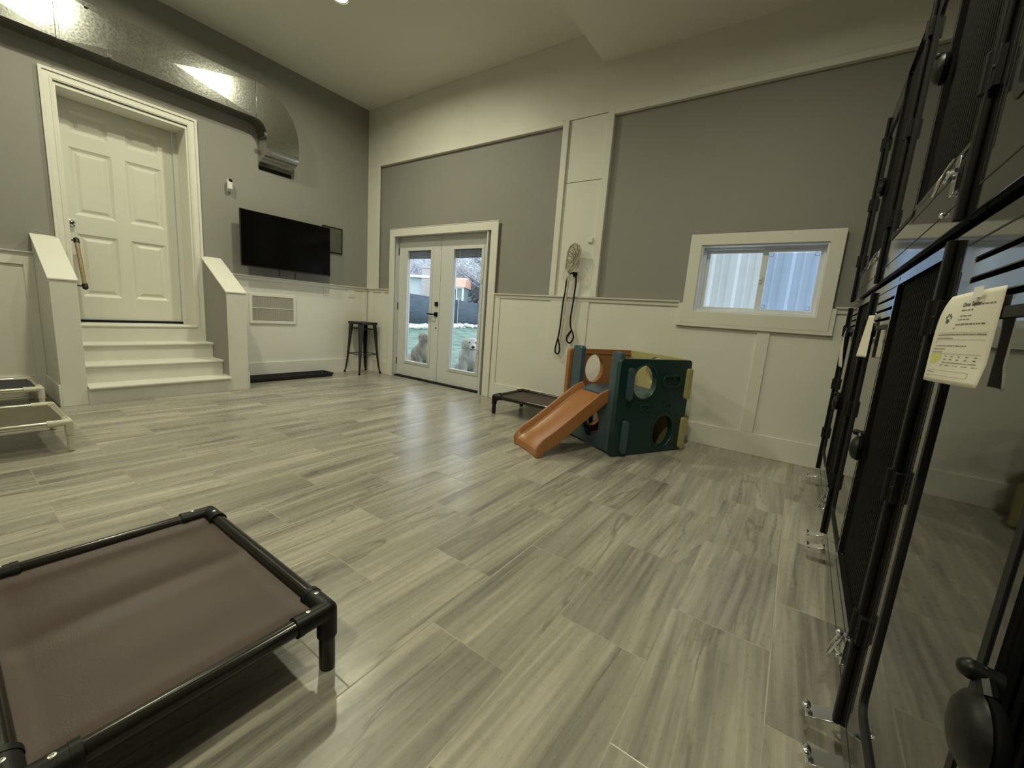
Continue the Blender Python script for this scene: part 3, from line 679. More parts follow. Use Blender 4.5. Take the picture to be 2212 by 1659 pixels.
# ------------------------------------------------------------------ climbing cube with slide
def climber():
    K = Vector((-1.028, 2.928, 0)); ang = math.atan2(.8776, .4793)
    r = root('climbing_cube', K, ang, label='toddler plastic climbing cube in dark green, blue, caramel and tan with a caramel slide', cat='play structure')
    # local frame: +x along the green panel (away), +y along the blue panel (to the left), z up
    Lg, Lb, th = .73, .66, .045
    Z_, U, V = Z3, X3, Z3
    # green panel at y = 0 (outer face y=-.02)
    g = MB().prism(rrect(-.02,.725,.0,.758,.035), [circ(.235,.582,.118,.130), circ(.487,.176,.108,.132)], (0,-.005,0), X3, Z3, (0,th,0)).build('green_panel', GREENP, r, bevel=.012, segs=3, local=True)
    q = MB()
    for (cx, cz, rx, rz) in ((.235,.582,.118,.130),(.487,.176,.108,.132)):
        q.tube([(cx+(rx+.006)*math.cos(2*PI*i/40), -.004, cz+(rz+.006)*math.sin(2*PI*i/40)) for i in range(40)], .007, 8, closed=True)
    q.build('hole_rim', GREENP, g, local=True)
    q = MB().prism(rrect(.415,.622,.535,.640,.045), [rrect(.432,.605,.552,.623,.030)], (0,-.005,0), X3, Z3, (0,-.012,0))
    for k, (a, b) in enumerate(((.455,.60),(.47,.585),(.455,.575))):
        q.tube([(a,-.008,.608-k*.02),((a+b)/2-.02,-.009,.611-k*.02),((a+b)/2+.015,-.009,.604-k*.02),(b,-.008,.607-k*.02)], .003, 6)
    q.build('embossed_badge', GREENP, g, bevel=.003, local=True)
    for cx, cz in ((.262,.377),(.507,.381)):
        MB().prism(rrect(cx-.048,cx+.048,cz-.030,cz+.030,.022), [rrect(cx-.036,cx+.036,cz-.018,cz+.018,.014)], (0,-.004,0), X3, Z3, (0,-.008,0)).build('foot_slot_ring', GREENP, g, bevel=.003, local=True)
    for cx, z0, z1, mt, lb in ((.078,.445,.69,BLUEP,'blue'),(.078,.03,.285,BLUEP,'blue'),(.695,.44,.69,TANP,'tan'),(.705,.022,.285,TANP,'tan')):
        o = MB().prism(rrect(cx-.023,cx+.023,z0,z1,.02), [], (0,-.034,0), X3, Z3, (0,.030,0)).build('connector_tab', mt, r, bevel=.012, segs=3, local=True)
        o['label'] = lb+' plastic tab poking through the green panel'
    # blue panel at x = 0 (outer face x=-.005), with tall posts and low middle
    out = [(-.004,.012),(.655,.012),(.655,.44),(.61,.47),(.61,.785),(.598,.80),(.50,.80),(.487,.785),(.487,.46),(.10,.46),(.10,.785),(.088,.80),(-.03+.03,.80),(-.004,.785)]
    MB().prism(out, [circ(.275,.195,.105,.118)], (.0,0.035,0), Y3, Z3, (.05,0,0)).build('blue_panel', BLUEP, r, bevel=.014, segs=3, local=True)
    # caramel panel at y = .68
    o = MB().prism(rrect(-.02,.725,.34,.765,.035), [circ(.262,.590,.100,.128)], (0,.66,0), X3, Z3, (0,th,0)).build('caramel_panel', ORANGEP, r, bevel=.012, segs=3, local=True)
    q = MB().prism(rrect(.02,.69,.40,.735,.03), [rrect(.035,.675,.415,.72,.025)], (0,.66,0), X3, Z3, (0,-.008,0)).build('raised_border', ORANGEP, o, bevel=.003, local=True)
    MB().prism(rrect(-.02,.725,.0,.34,.02), [circ(.30,.16,.10,.11)], (0,.66,0), X3, Z3, (0,th,0)).build('caramel_lower_panel', ORANGEP, r, bevel=.01, segs=2, local=True)
    # tan panel at x = .70
    MB().prism(rrect(.03,.70,.0,.765,.03), [circ(.33,.62,.11,.12), circ(.45,.18,.10,.12)], (.672,0,0), Y3, Z3, (th,0,0)).build('tan_panel', TANP, r, bevel=.012, segs=3, local=True)
    MB().box(.05,.672,.04,.66,.42,.452).build('platform', BLUEP, r, bevel=.006, local=True)
    # slide: trough swept from platform down to the floor
    path = [(.03,.452),(-.04,.425),(-.14,.355),(-.25,.275),(-.36,.196),(-.45,.135),(-.52,.094),(-.555,.078),(-.585,.052),(-.592,.0)]
    w_ = .185; cyy = .305; sh = .058
    vs = []; 
    def sec(x, z, nx_, nz_, i):
        k = 1.0 if i < len(path)-3 else (.75, .45, .15)[i-(len(path)-3)]
        s_ = sh*k; e = .022; o_ = []
        for yy, hh in ((-w_,-.045),(-w_,s_-.006),(-w_+.006,s_),(-w_+e-.006,s_),(-w_+e,s_-.006),(-w_+e+.012,.010),(-w_+e+.03,.0),(w_-e-.03,.0),(w_-e-.012,.010),(w_-e,s_-.006),(w_-e+.006,s_),(w_-.006,s_),(w_,s_-.006),(w_,-.045)):
            o_.append(Vector((x+nx_*hh, cyy+yy, z+nz_*hh)))
        return o_
    S_ = []
    for i, (x, z) in enumerate(path):
        a, b = path[max(0,i-1)], path[min(len(path)-1,i+1)]
        dx, dz = b[0]-a[0], b[1]-a[1]; l = math.hypot(dx, dz); S_.append(sec(x, z, dz/l if 0 else -(-dz)/l*1.0, -dx/l, i))
    k = len(S_[0]); vs = [p for s_ in S_ for p in s_]
    for p in vs: p.z = max(p.z, .002)
    fs = [(i*k+j,(i+1)*k+j,(i+1)*k+(j+1)%k,i*k+(j+1)%k) for i in range(len(S_)-1) for j in range(k)]+[tuple(range(k)),tuple(range((len(S_)-1)*k,len(S_)*k))[::-1]]
    MB().add(vs, fs).build('slide', ORANGEP, r, bevel=.004, smooth=50, local=True)
climber()

# ------------------------------------------------------------------ wall things by the pilaster
def lacrosse():
    r = root('lacrosse_stick', (-2.0, 3.84, 1.5), label='long white lacrosse stick with a netted head hanging on the cream pilaster', cat='lacrosse stick')
    Yh = 3.80
    MB().tube([(-2.010,Yh+.02,1.500),(-2.073,3.872,.751)], [.0105,.0105], 10).build('shaft', SHAFT, r)
    pts = [(-2.035,1.50),(-2.080,1.53),(-2.074,1.60),(-2.070,1.69),(-2.048,1.745),(-1.999,1.772),(-1.950,1.748),(-1.928,1.70),(-1.945,1.62),(-1.975,1.55),(-2.005,1.51)]
    pts = [(x*.9845, 1.0177+(z-1.0177)*.9845) for x, z in pts]
    MB().tube([(x,Yh,z) for x, z in pts], .0085, 10, closed=True).ball((-2.008,Yh+.005,1.503),.02,(1,1,1.4)).build('head_frame', NET, r)
    q = MB(); c = Vector((-1.972,1.65,0))
    n = len(pts)
    def rim(t):
        t = (t % 1)*n; i = int(t); f = t-i; a = pts[i % n]; b = pts[(i+1) % n]; return (a[0]+(b[0]-a[0])*f, a[1]+(b[1]-a[1])*f)
    for k in range(44):
        a = rim(k/44); b = rim(k/44+.5+.12*math.sin(k))
        P = []
        for s_ in range(7):
            f = s_/6; sag = .085*math.sin(PI*f)
            P.append((a[0]+(b[0]-a[0])*f, Yh+sag*.9, a[1]+(b[1]-a[1])*f-.01*sag))
        q.tube(P, .0017, 5)
    for rr in (.25,.45,.65,.85):
        q.tube([(c.x+(rim(k/30)[0]-c.x)*rr, Yh+.075*(1-rr**2), c.y+(rim(k/30)[1]-c.y)*rr) for k in range(30)], .0018, 5, closed=True)
    q.build('net_pocket', NET, r)
    q = MB()
    for k in range(26):
        a = rim(k/26); d = Vector((a[0]-c.x, 0, a[1]-c.y)).normalized()
        q.ball((a[0]+d.x*.007,Yh,a[1]+d.z*.007),.0065,seg=8)
    q.build('lacing_knots', SHAFT, r)
lacrosse()
r = root('wall_hook', (-1.98, 3.88, 1.47), label='small black hook on the pilaster holding the leash', cat='hook')
MB().box(-2.0,-1.96,3.885,3.902,1.448,1.492).cyl((-1.98,3.89,1.468),(-1.98,3.842,1.474),.007,10).ball((-1.98,3.842,1.474),.010).build('hook_body', BLK, r)
def leash():
    r = root('leash', (-2.0, 3.86, 1.47), label='black rope slip leash draped over the hook with looped ends', cat='leash')
    def sm(p, it=2):
        for _ in range(it):
            q = [p[0]]
            for a, b in zip(p[:-1], p[1:]):
                q += [tuple(x*.75+y*.25 for x, y in zip(a, b)), tuple(x*.25+y*.75 for x, y in zip(a, b))]
            p = q+[p[-1]]
        return p
    left = [(-1.98,1.484),(-2.01,1.48),(-2.039,1.459),(-2.06,1.377),(-2.058,1.295),(-2.072,1.228),(-2.077,1.111),(-2.082,.926),(-2.094,.813),(-2.117,.716),(-2.117,.655),(-2.087,.632),(-2.062,.661),(-2.066,.721),(-2.092,.80)]
    right = [(-1.98,1.484),(-1.965,1.475),(-1.952,1.443),(-1.947,1.371),(-1.953,1.282),(-1.957,1.184),(-1.966,1.101),(-1.972,1.009),(-1.964,.951),(-1.948,.907),(-1.920,.862),(-1.914,.813),(-1.953,.758),(-1.993,.788),(-1.993,.839),(-1.948,.899)]
    for p, nm in ((left,'handle_strand'),(right,'loop_strand')):
        MB().tube(sm([(x,3.862,z) for x, z in p]), .0085, 8).build(nm, CORD, r)
    MB().tube([(-1.990,3.860,.835),(-1.955,3.860,.885)], .012, 10).build('keeper', CORD, r)
leash()
r = root('room_sensor', (-1.847, YN, 1.80), label='tiny square white sensor on the pilaster above the lacrosse stick', cat='sensor')
MB().box(-1.872,-1.822,3.884,3.902,1.778,1.828).build('housing', PLAST, r, bevel=.005)

# ------------------------------------------------------------------ dog crates
CW, TH = 1.17, 1.135
def crate_proto():
    r = root('dog_crate', (0,0,0))
    B = lambda m, n, mt, p=r, **k: m.build(n, mt, p, local=True, **k)
    D = .74
    B(MB().box(0,.015,.03,D,0,TH).box(CW-.015,CW,.03,D,0,TH).box(.015,CW-.015,D-.015,D,0,TH).box(.015,CW-.015,.03,D-.015,TH-.015,TH).box(.015,CW-.015,.03,D-.015,0,.03), 'cabinet_body', BLK, smooth=0)
    # front frame with panel opening, louvre slots and barred opening
    slots = [rrect(.15,.545,.985+k*.034,.993+k*.034,.0035,2) for k in range(3)]
    fr = B(MB().prism(rect(0,CW,0,TH-.012), [rrect(.135,.555,.155,.962,.03), rrect(.585,1.115,.165,1.095,.006,2)]+slots, (0,0,0), X3, Z3, (0,.03,0)), 'front_frame', BLKF, bevel=.0015)
    g = MB()
    for z in (.055,.062-.004): pass
    g.box(.06,CW-.05,-.0006,.001,.048,.0515).box(.06,.0635,-.0006,.001,.05,TH-.06).box(.085,.0885,-.0006,.001,.10,TH-.09).box(.56,1.14,-.0006,.001,.128,.1315).box(.575,.5775,-.0006,.001,.13,1.115).box(1.132,1.1345,-.0006,.001,.13,1.115).box(.09,CW-.02,-.0006,.001,TH-.045,TH-.042)
    B(g, 'groove_lines', GASKET, fr, smooth=0)
    B(MB().prism(rrect(.128,.562,.148,.969,.034), [rrect(.143,.547,.163,.954,.028)], (0,-.002,0), X3, Z3, (0,.012,0)), 'gasket', GASKET, fr, smooth=0)
    B(MB().prism(rrect(.14,.55,.16,.957,.03), [], (0,.004,0), X3, Z3, (0,.006,0)), 'gloss_panel', PANEL, smooth=0)
    q = MB(); u = .60
    while u < 1.11: q.cyl((u,.016,.165),(u,.016,1.095),.0042,8); u += .0235
    B(q, 'bar_grille', BLK)
    q = MB(); q.prism(rrect(.578,1.122,.158,1.102,.008,2), [rrect(.590,1.110,.170,1.090,.006,2)], (0,-.003,0), X3, Z3, (0,.006,0))
    B(q, 'grille_trim', BLKF, smooth=0)
    # hinge post
    p = B(MB().prism(rrect(-.012,.014,-.014,0,.005,4), [], (0,0,-.0), X3, Y3, (0,0,TH-.02)), 'hinge_post', BLK, bevel=.001)
    for z in (.26,.605,.965):
        B(MB().cyl((.0,-.014,z-.036),(.0,-.014,z+.036),.008,14).box(-.014,.032,-.011,-.0,z-.034,z+.034).ball((.024,-.011,z),.004), 'hinge', BLK, p, bevel=.001)
    # rotary latch knob at the border of panel and grille
    k = B(MB().lathe((.585,0,.550), (0,-1,0), [(0,.034),(.006,.040),(.012,.041),(.013,.037),(.015,.040),(.022,.037),(.029,.027),(.033,.012),(.034,.002)], 30), 'latch_knob', RUB, smooth=50)
    B(MB().tube([(.560,0,.596),(.560,-.022,.600)], .010, 14).ball((.560,-.022,.600), .010).tube([(.575,-.010,.585),(.556,-.012,.602)],.009,10), 'grip', RUB, k)
    # chrome draw latch near the far stile
    l = B(MB().prism(rrect(1.045,1.085,.075,.155,.012,4), [], (0,0,0), X3, Z3, (0,-.008,0)), 'chrome_latch', CHROME, bevel=.002)
    B(MB().tube([(1.052,-.016,.145),(1.050,-.028,.11),(1.065,-.034,.078),(1.080,-.028,.11),(1.078,-.016,.145)], .0035, 8, closed=True).tube([(1.015,-.010,.125),(1.04,-.018,.120),(1.085,-.020,.118),(1.10,-.012,.118)], .005, 8).ball((1.012,-.012,.125),.009), 'latch_bail', CHROME, l)
    B(MB().ball((1.0,-.002,.05),.007), 'rivet', CHROME, l)
    return r
proto = crate_proto()
def place(o, yN, z, label):
    o.location = (.21+.012*yN, yN, z); o.rotation_euler = (0,0,-PI/2-.012); tag(o, label, 'dog crate', 'stacked black dog crates')
    return o
LABS = {(0,0):'lower black dog crate nearest the viewer with a paper taped to it', (0,1):'upper black dog crate nearest the viewer at the top right corner',
        (1,0):'lower black dog crate in the middle of the row with a folded paper', (1,1):'upper black dog crate in the middle of the row',
        (2,0):'lower black dog crate farthest along the row beside the window wall', (2,1):'upper black dog crate farthest along the row beside the window wall'}
def casters(crate):
    for u, v in ((.095,.05),(1.13,.05),(.095,.68),(1.13,.68)):
        f = MB().box(u-.035,u+.035,v-.04,v+.04,-.006,0).box(u-.022,u-.018,v-.02,v+.03,-.075,-.006).box(u+.018,u+.022,v-.02,v+.03,-.075,-.006).build('caster', CHROME, crate, bevel=.001, local=True)
        MB().lathe((u-.014,v+.012,-.068), X3, [(0,.028),(.002,.037),(.026,.037),(.028,.028)], 20).build('wheel', REDW, f, local=True)
        if v < .1: MB().prism([(-.02,-.012),(.02,-.012),(.028,-.035),(-.028,-.035)], [], (u,v-.005,0), X3, Z3, (0,-.01,0)).obox((u,v-.075,-.040),(.024,0,0),(0,.035,.012),(0,-.0,.002)).ball((u,v-.11,-.036),.010,(1.6,1,.8)).build('brake_pedal', CHROME, f, bevel=.001, local=True)
first = True; near = None
for i, yN in enumerate((1.18, 2.36, 3.54)):
    for t_ in (0, 1):
        o = proto if first else copy_tree(proto); first = False
        place(o, yN, .108 if t_ == 0 else 1.262, LABS[(i,t_)])
        if i == 0 and t_ == 0: near = o
for ch in near.children:
    if ch.name.startswith('latch_knob'): ch.location = (.04, 0, -.012)
for o in [q for q in C.objects if q.parent is None and q.name.startswith('dog_crate') and abs(q.location.z-.108) < .01]:
    WM[o.name] = Matrix(); casters(o)

# ------------------------------------------------------------------ papers on the crates
def sheet(name, label, base, au, av, an, w_, h_, curl, lines=True):
    """base top-left, au across, av down, an towards the room"""
    r = root(name, base, label=label, cat='paper')
    base, au, av, an = Vector(base), Vector(au).normalized(), Vector(av).normalized(), Vector(an).normalized()
    def P(u, v, off=0):
        c = curl(u, v); return base+au*(u*w_)+av*(v*h_)+an*(c+off)
    n = 20; vs = [P(i/n, j/n) for j in range(n+1) for i in range(n+1)]
    fs = [(j*(n+1)+i,(j+1)*(n+1)+i,(j+1)*(n+1)+i+1,j*(n+1)+i+1) for j in range(n) for i in range(n)]
    o = MB().add(vs, fs).build('sheet', PAPER, r, smooth=80)
    sd = o.modifiers.new('thick', 'SOLIDIFY'); sd.thickness = .0004; sd.offset = 0
    if not lines: return r
    E = .0006
    def bar(m, u0, u1, v0, v1, k=6):
        b = []
        for i in range(k+1):
            u = u0+(u1-u0)*i/k; b += [P(u,v0,E), P(u,v1,E)]
        m.add(b, [(2*i,2*i+1,2*i+3,2*i+2) for i in range(k)])
    q = MB(); rnd = random.Random(3)
    def words(u0, u1, v, h, gap=.012):
        u = u0
        while u < u1:
            wd = rnd.uniform(.02,.06); e = min(u+wd, u1); x = u
            while x < e: bar(q, x, min(x+.0075,e), v-rnd.uniform(.3,.6)*h, v+.5*h, 1); x += .0115
            u = e+gap
    words(.60,.92,.150,.016); words(.46,.66,.200,.014)
    words(.47,.66,.262,.012); words(.46,.64,.300,.012); words(.44,.88,.352,.018); words(.42,.46,.39,.012)
    words(.14,.92,.462,.014,.008); words(.13,.48,.500,.012,.008); words(.12,.16,.54,.010)
    words(.16,.72,.585,.012); words(.11,.40,.620,.012); words(.10,.36,.655,.012)
    for k in range(5): words(.44+.105*k,.475+.105*k,.700,.010); words(.43+.105*k,.47+.105*k,.735,.012); words(.38+.12*k,.45+.12*k,.80,.008)
    words(.42,.90,.77,.009,.004); words(.10,.30,.885,.010); words(.08,.2,.93,.008)
    bar(q,.14,.94,.440,.4425,12); bar(q,.12,.93,.518,.5205,12); bar(q,.09,.92,.672,.6745,12)
    for a in ((.09,.85,.862,.864),(.09,.85,.92,.922)): bar(q,*a,12)
    bar(q,.85,.853,.862,.922,1)
    # paw print
    for cu, cv, ru, rv in ((.245,.305,.040,.026),(.195,.262,.014,.018),(.228,.238,.014,.020),(.272,.238,.014,.020),(.305,.265,.014,.018)):
        b = [P(cu,cv,E)]+[P(cu+ru*math.cos(t*PI/6),cv+rv*math.sin(t*PI/6),E) for t in range(12)]
        q.add(b, [(0,1+i,1+(i+1)%12) for i in range(12)])
    q.build('printed_writing', INK, o, smooth=0)
    q = MB()
    E = .0004
    bar(q,.08,.36,.680,.715); bar(q,.12,.36,.72,.75); bar(q,.10,.28,.755,.785)
    q.build('highlighter_marks', HILITE, o, smooth=0)
    return r
def xf_(y): return .21+.012*y
# heading text is legible enough to be set as letters
base = Vector((.188, .992, 1.101)); au = Vector((.2165-.188, .835-.992, .004))
w0 = au.length; an = au.cross(Vector((0,0,-1))).normalized()
if an.x > 0: an = -an
pr = sheet('paper_notice', 'printed paper notice with yellow highlighting taped to the nearest crate panel', base, au, (0,0,-1), an, w0, .142,
           lambda u, v: .010*math.sin(PI*u)*(.3+.7*v) - .012*(1-u)*(1-v)**6 + .020*max(0,v-.75)*max(0,u-.5)*6*.3)
MB().obox(Vector((.2105,.888,1.100))+an*.008, au.normalized()*.011, Vector((0,0,.008)), an*.0004).build('tape', TAPE, pr)
def text_on(par, s, base, au, av, an, size, u, v, bold=False):
    cu = bpy.data.curves.new('heading', 'FONT'); cu.body = s; cu.size = size; cu.extrude = 0.0001
    if bold: cu.offset = size*.02
    o = bpy.data.objects.new('heading', cu); C.objects.link(o)
    dg = bpy.context.evaluated_depsgraph_get(); me = bpy.data.meshes.new_from_object(o.evaluated_get(dg)); bpy.data.objects.remove(o)
    vs = []
    for q in me.vertices:
        uu = u+q.co.x/w0; vv = v-q.co.y/.142
        c = .010*math.sin(PI*uu)*(.3+.7*vv)-.012*(1-uu)*(1-vv)**6
        vs.append(base+au*uu+Vector((0,0,-1))*(vv*.142)+an*(c+.0007))
    fs = [tuple(p.vertices) for p in me.polygons]; bpy.data.meshes.remove(me)
    MB().add(vs, fs).build('heading_text', INK, par, smooth=0)
text_on(pr, 'Oona Taylor', base, au, 0, an, .0088, .44, .158, True)
p2 = sheet('folded_paper', 'folded white paper stuck to the middle lower crate', (xf_(2.13)-.004, 2.23, 1.118), (.0,-.12,0), (0,0,-1), (-1,0,0), .12, .165,
      lambda u, v: .006+.030*math.sin(PI*min(1,u*1.1))*(.4+.6*v)*(1-.5*u), lines=False)
q = MB()
for k in range(5): q.box(xf_(2.2)-.034,xf_(2.2)-.0335,2.17,2.20-.006*(k%2),1.085-k*.022,1.088-k*.022)
p3 = sheet('hanging_paper', 'narrow white paper hanging on the farthest lower crate', (xf_(3.3)-.004, 3.42, 1.09), (.0,-.14,0), (0,0,-1), (-1,0,0), .13, .25,
      lambda u, v: .005+.010*math.sin(3*v+u), lines=False)

# ------------------------------------------------------------------ outside: yard
def gz(x, y): return -.06+.047*max(0, y-4.3)
gm = MB(); nx, ny = 30, 30; vs = []
for j in range(ny+1):
    for i in range(nx+1):
        x = -28+25.4*i/nx; y = 4.1+26*j/ny
        vs.append((x, y, gz(x, min(y,13))))
gm.add(vs, [(j*(nx+1)+i,j*(nx+1)+i+1,(j+1)*(nx+1)+i+1,(j+1)*(nx+1)+i) for j in range(ny) for i in range(nx)])
o = gm.build('turf_lawn', TURF, smooth=60); tag(o, 'frosty green turf lawn outside the glass doors', 'lawn', kind='stuff')
FA, FB = Vector((-12.55, 9.6, 0)), Vector((-11.55, 14.4, 0))
FA2, FB2 = FA-(FB-FA)*.7, FB+(FB-FA)*.6
def fence():
    r = root('yard_fence', FA, label='long fence hung with blue grey privacy screen across the yard', cat='fence')
    n = 60; vs = []
    d = FB2-FA2; nr = Vector((-d.y,d.x,0)).normalized()
    for i in range(n+1):
        p = FA2+d*(i/n); wv = .02*math.sin(i*1.3)+.012*math.sin(i*3.1)
        zb = .44-.017*(p.y-9.6)*1.8; zt = 1.565-.035*(p.y-9.6)-.02*abs(math.sin(i*PI/12))
        for z, k in ((zb,0),((zb+zt)/2,1),(zt,0)): vs.append(Vector((p.x,p.y,z))+nr*wv*(1+k))
    fs = [(i*3+k,(i+1)*3+k,(i+1)*3+k+1,i*3+k+1) for i in range(n) for k in range(2)]
    o = MB().add(vs, fs).build('privacy_screen', FENCEM, r, smooth=80); s_ = o.modifiers.new('thick','SOLIDIFY'); s_.thickness = .01
    for i in range(0, n+1, 6):
        p = FA2+d*(i/n)-nr*.04; MB().cyl((p.x,p.y,.0),(p.x,p.y,1.66-.035*(p.y-9.6)),.03,10).build('fence_post', GALV, r)
fence()
rk = MB(); rnd = random.Random(11); d = FB2-FA2; nr = Vector((d.y,-d.x,0)).normalized()
for i in range(420):
    t = rnd.random(); p = FA2+d*t+nr*rnd.uniform(.0,.9); s_ = rnd.uniform(.05,.15)
    rk.ball((p.x,p.y,gz(0,min(p.y,13))+s_*.3+.02), s_, (1,1.2,.7), 8)
tag(rk.build('rock_border', ROCK, smooth=60), 'frosted rock border along the foot of the fence', 'rocks', kind='stuff')

def shed():
    c = Vector((-16.9, 18.2, 0)); 
    r = root('garden_shed', c, .55, label='sage green shed with orange tiled roof and white window beyond the fence', cat='shed')
    B = lambda m, n, mt, p=r, **k: m.build(n, mt, p, local=True, **k)
    B(MB().box(-.9,.55,-.9,.9,0,2.34), 'walls', SHEDW, smooth=0)
    B(MB().prism([(-1.05,2.32),(1.05,2.32),(.75,2.74),(.0,2.9),(-.75,2.74)], [], (.68,0,0), Y3, Z3, (-1.75,0,0)), 'gambrel_roof', SHEDR, smooth=0)
    wn = B(MB().prism(rect(-.35,.22,1.55,2.28), [rect(-.29,-.10,1.61,2.22), rect(-.03,.16,1.61,2.22)], (0,-.9,0), X3, Z3, (0,-.05,0)), 'window', SNOW, smooth=0)
    B(MB().box(-.30,.17,-.92,-.91,1.60,2.23), 'pane', GASKET, wn, smooth=0)
    B(MB().box(.50,.60,-.95,-.90,0,2.4).box(-.9,.6,-.94,-.9,2.26,2.34), 'corner_trim', SNOW, smooth=0)
shed()
def house():
    c = Vector((-19.6, 17.3, 0))
    r = root('neighbour_house', c, .5, label='pale neighbouring house wall with a brick chimney beyond the fence', cat='house')
    B = lambda m, n, mt, p=r, **k: m.build(n, mt, p, local=True, **k)
    B(MB().box(-6,.55,0,4,0,2.75), 'wall', RENDER_W, smooth=0)
    B(MB().box(-6.3,1.1,-.4,4.3,2.78,2.92), 'snowy_roof', SNOW, smooth=0)
    B(MB().box(.6,1.55,-.35,.4,0,3.45).box(.55,1.6,-.4,.45,3.35,3.5), 'brick_chimney', BRICKS, smooth=0)
    B(MB().box(-1.5,-1.36,-.02,0,1.9,2.2).box(-.85,-.7,-.02,0,1.85,2.1), 'wall_vent', GASKET, smooth=0)
house()
r = root('play_climber', (-12.9,16.6,0), .6, label='snowy red play equipment beyond the right end of the fence', cat='play structure')
for k in range(4): MB().box(-.6+k*.36,-.52+k*.36,-.05,.03,0,1.78-.1*k).build('post', REDP, r, local=True)
MB().box(-.62,.62,-.06,.02,1.55,1.64).box(-.62,.62,-.06,.02,1.28,1.35).build('crossbar', REDP, r, local=True)
MB().box(-.64,.64,-.09,.05,1.64,1.72).build('snow_cap', SNOW, r, local=True)
# trees
def tree(seed, h=8.0, fine=5):
    rnd = random.Random(seed); m = MB(); m2 = MB()
    def grow(p, d, l, rad, lev):
        pts = [p]; dd = d.copy(); rr = [rad]
        for i in range(4):
            dd = (dd+Vector((rnd.uniform(-.28,.28),rnd.uniform(-.28,.28),rnd.uniform(-.08,.2)))*(.5+lev*.22)).normalized()
            pts.append(pts[-1]+dd*l/4); rr.append(rad*(1-.17*(i+1)))
        (m if lev < 2 else m2).tube(pts, [max(q_, .017) for q_ in rr], 5 if lev < 3 else 3, cap=False)
        if lev >= fine: return
        nb = 3 if lev == 0 else (5 if lev < 4 else 4)
        for k in range(nb):
            j = rnd.randint(1, 4); a = rnd.uniform(0, 2*PI)
            side = Vector((math.cos(a),math.sin(a),rnd.uniform(-.15,.75)))
            grow(pts[j], (dd*.45+side).normalized(), l*rnd.uniform(.55,.80), rr[j]*.68, lev+1)
    grow(Vector((0,0,-.1)), Vector((0,0,1)), h*.36, .22, 0)
    return m, m2
def hill():
    vs = []; nx, ny = 60, 14; rnd = random.Random(2)
    for j in range(ny+1):
        for i in range(nx+1):
            t = j/ny; x = -75+80*i/nx; y = 33+22*t
            vs.append((x+rnd.uniform(-.3,.3), y+rnd.uniform(-.3,.3), -.1+15*(1-(1-t)**2)+(rnd.uniform(-.5,.7)+1.2*math.sin(i*.9)+.8*math.sin(i*.37))*t))
    tag(MB().add(vs, [(j*(nx+1)+i,j*(nx+1)+i+1,(j+1)*(nx+1)+i+1,(j+1)*(nx+1)+i) for j in range(ny) for i in range(nx)]).build('wooded_hillside', HILL, smooth=70), 'frosty grey wooded hillside behind the yard trees', 'hillside', kind='stuff')
hill()
tm = [tree(s) for s in (3, 8, 21)]
protos = []
spots = [(-25.5,22.5,1.0),(-22.5,21,1.0),(-19.8,22,1.0),(-28.5,24.5,1.1),(-17.3,20.8,.9),(-25.6,26.5,1.2),(-21.6,25.5,1.2),(-29,28.5,1.4),(-32.5,27.5,1.3),(-18.5,25.8,1.1),(-24.6,30.5,1.5),(-22.5,20.6,.75),(-18.2,20.3,.7),(-23.9,24.2,1.0),(-20.6,23.4,.95),(-27.2,26.2,1.1),(-19.3,20.4,.75),(-24.2,20.6,.8),(-17.9,22.8,.9),(-26.6,23.3,.85)]
for i, (x, y, s_) in enumerate(spots):
    if i < 3:
        r = root('bare_tree', (0,0,0)); t1, t2 = tm[i]
        t1.build('trunk', BARK, r, smooth=60, local=True); t2.build('frosted_branches', SNOWB, r, smooth=0, local=True)
        protos.append(r); o = r
    else: o = copy_tree(protos[i % 3])
    o.location = (x, y, 0); o.rotation_euler = (0,0,i*1.7); o.scale = (s_,)*3
    tag(o, 'bare winter tree with frosted branches in the thicket beyond the fence', 'tree', 'frosted trees beyond the yard')

# siding of the neighbouring building behind the window
def siding():
    r = root('siding_wall', (.5, 5.3, 0), label='white corrugated metal building side just outside the small window', cat='building')
    prof = []; x = -2.3
    while x < 3.4:
        prof += [(x,0),(x+.03,-.022),(x+.075,-.022),(x+.105,0),(x+.165,0),(x+.172,-.005),(x+.185,-.005),(x+.192,0)]; x += .255
    n = len(prof); vs = [(a,5.3+b,0) for a,b in prof]+[(a,5.3+b,2.5) for a,b in prof]
    MB().add(vs, [(i,i+1,i+1+n,i+n) for i in range(n-1)]).box(-2.3,3.4,5.36,5.6,0,2.5).build('corrugated_sheet', SIDING, r, smooth=0)
    MB().box(-2.36,3.45,5.25,5.65,2.5,2.6).build('eave_trim', SIDING, r)
siding()

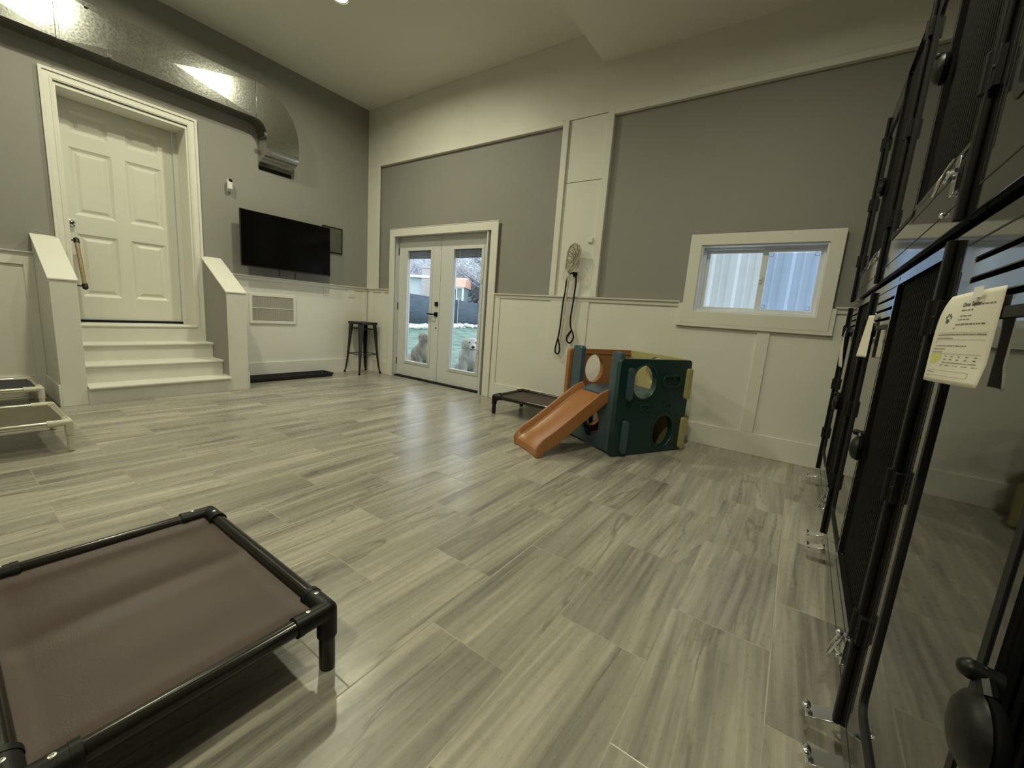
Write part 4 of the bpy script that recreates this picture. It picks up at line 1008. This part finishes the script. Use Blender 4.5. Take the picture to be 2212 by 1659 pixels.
# ------------------------------------------------------------------ dogs outside the doors
def blob(parts, name, m, parent, vox=.011, smooth=6):
    mb = MB()
    for p in parts:
        if p[0] == 'b': mb.ball(p[1], p[2], p[3] if len(p) > 3 else (1,1,1), 18)
        else: mb.tube([Vector(q) for q in p[1]], p[2], 14)
    o = mb.build(name, m, parent, local=True, smooth=0)
    rm = o.modifiers.new('join', 'REMESH'); rm.mode = 'VOXEL'; rm.voxel_size = vox; rm.use_smooth_shade = True
    sm = o.modifiers.new('soft', 'SMOOTH'); sm.factor = .6; sm.iterations = smooth
    return o
def dog(loc, rz, fur, label, head=(0,0), s=1.0, hz=.60):
    """sitting dog, local +x is forward"""
    r = root('dog', loc, rz, label=label, cat='dog'); r.scale = (s,)*3
    hx, hy = .16+head[0], head[1]
    P = [('b',(-.17,0,.15),.15,(1.15,1.05,.95)), ('b',(-.06,0,.27),.145,(1,.95,1.25)), ('b',(.035,0,.35),.125,(1,1,1.25)),
         ('t',[(.03,0,.36),(.08,hy*.4,hz-.12),(hx-.04,hy,hz-.02)],[.105,.088,.075]),
         ('b',(hx,hy,hz),.085,(1.05,1,.92)), ('b',(hx+.045,hy,hz-.018),.058,(1.1,.9,.8)),
         ('t',[(hx+.05,hy,hz-.022),(hx+.125,hy,hz-.038)],[.046,.032]), ('b',(hx+.125,hy,hz-.036),.032,(1,1,.9)),
         ('t',[(hx+.06,hy,hz-.05),(hx+.105,hy,hz-.066)],[.032,.02])]
    for sy in (-1, 1):
        P += [('t',[(.055,sy*.075,.32),(.085,sy*.072,.19),(.09,sy*.068,.09),(.092,sy*.066,.03)],[.058,.043,.034,.036]), ('b',(.115,sy*.066,.022),.034,(1.35,1,.65)),
              ('b',(-.10,sy*.115,.13),.095,(1.35,.7,1.05)), ('t',[(-.13,sy*.13,.05),(-.02,sy*.14,.03),(.03,sy*.14,.025)],[.045,.032,.030]), ('b',(.04,sy*.14,.022),.032,(1.3,1,.65)),
              ('t',[(hx-.022,hy+sy*.066,hz+.048),(hx-.02,hy+sy*.098,hz+.005),(hx-.004,hy+sy*.103,hz-.07)],[.026,.036,.022])]
    P += [('t',[(-.29,0,.07),(-.36,.05,.05),(-.40,.14,.05),(-.38,.22,.05)],[.045,.042,.034,.015])]
    o = blob(P, 'body', fur, r)
    for sy in (-1,1):
        MB().ball((hx+.068,hy+sy*.034,hz+.018),.0115).build('eye', EYE, r, local=True)
    MB().ball((hx+.152,hy,hz-.026),.018,(.8,1.15,.85)).build('nose', NOSE, r, local=True)
    MB().tube([(hx+.142,hy-.030,hz-.058),(hx+.150,hy,hz-.052),(hx+.142,hy+.030,hz-.058)], .003, 6).build('mouth', NOSE, r, local=True)
    return r
dog((-4.06, 4.74, -.03), math.atan2(-4.7, 3.9)+.12, FURW, 'cream long haired dog sitting outside the right glass door looking in', s=1.22, hz=.475)
dog((-5.03, 4.64, -.03), -.25, FURT, 'tan and white dog sitting outside the left glass door', s=1.0, hz=.59)
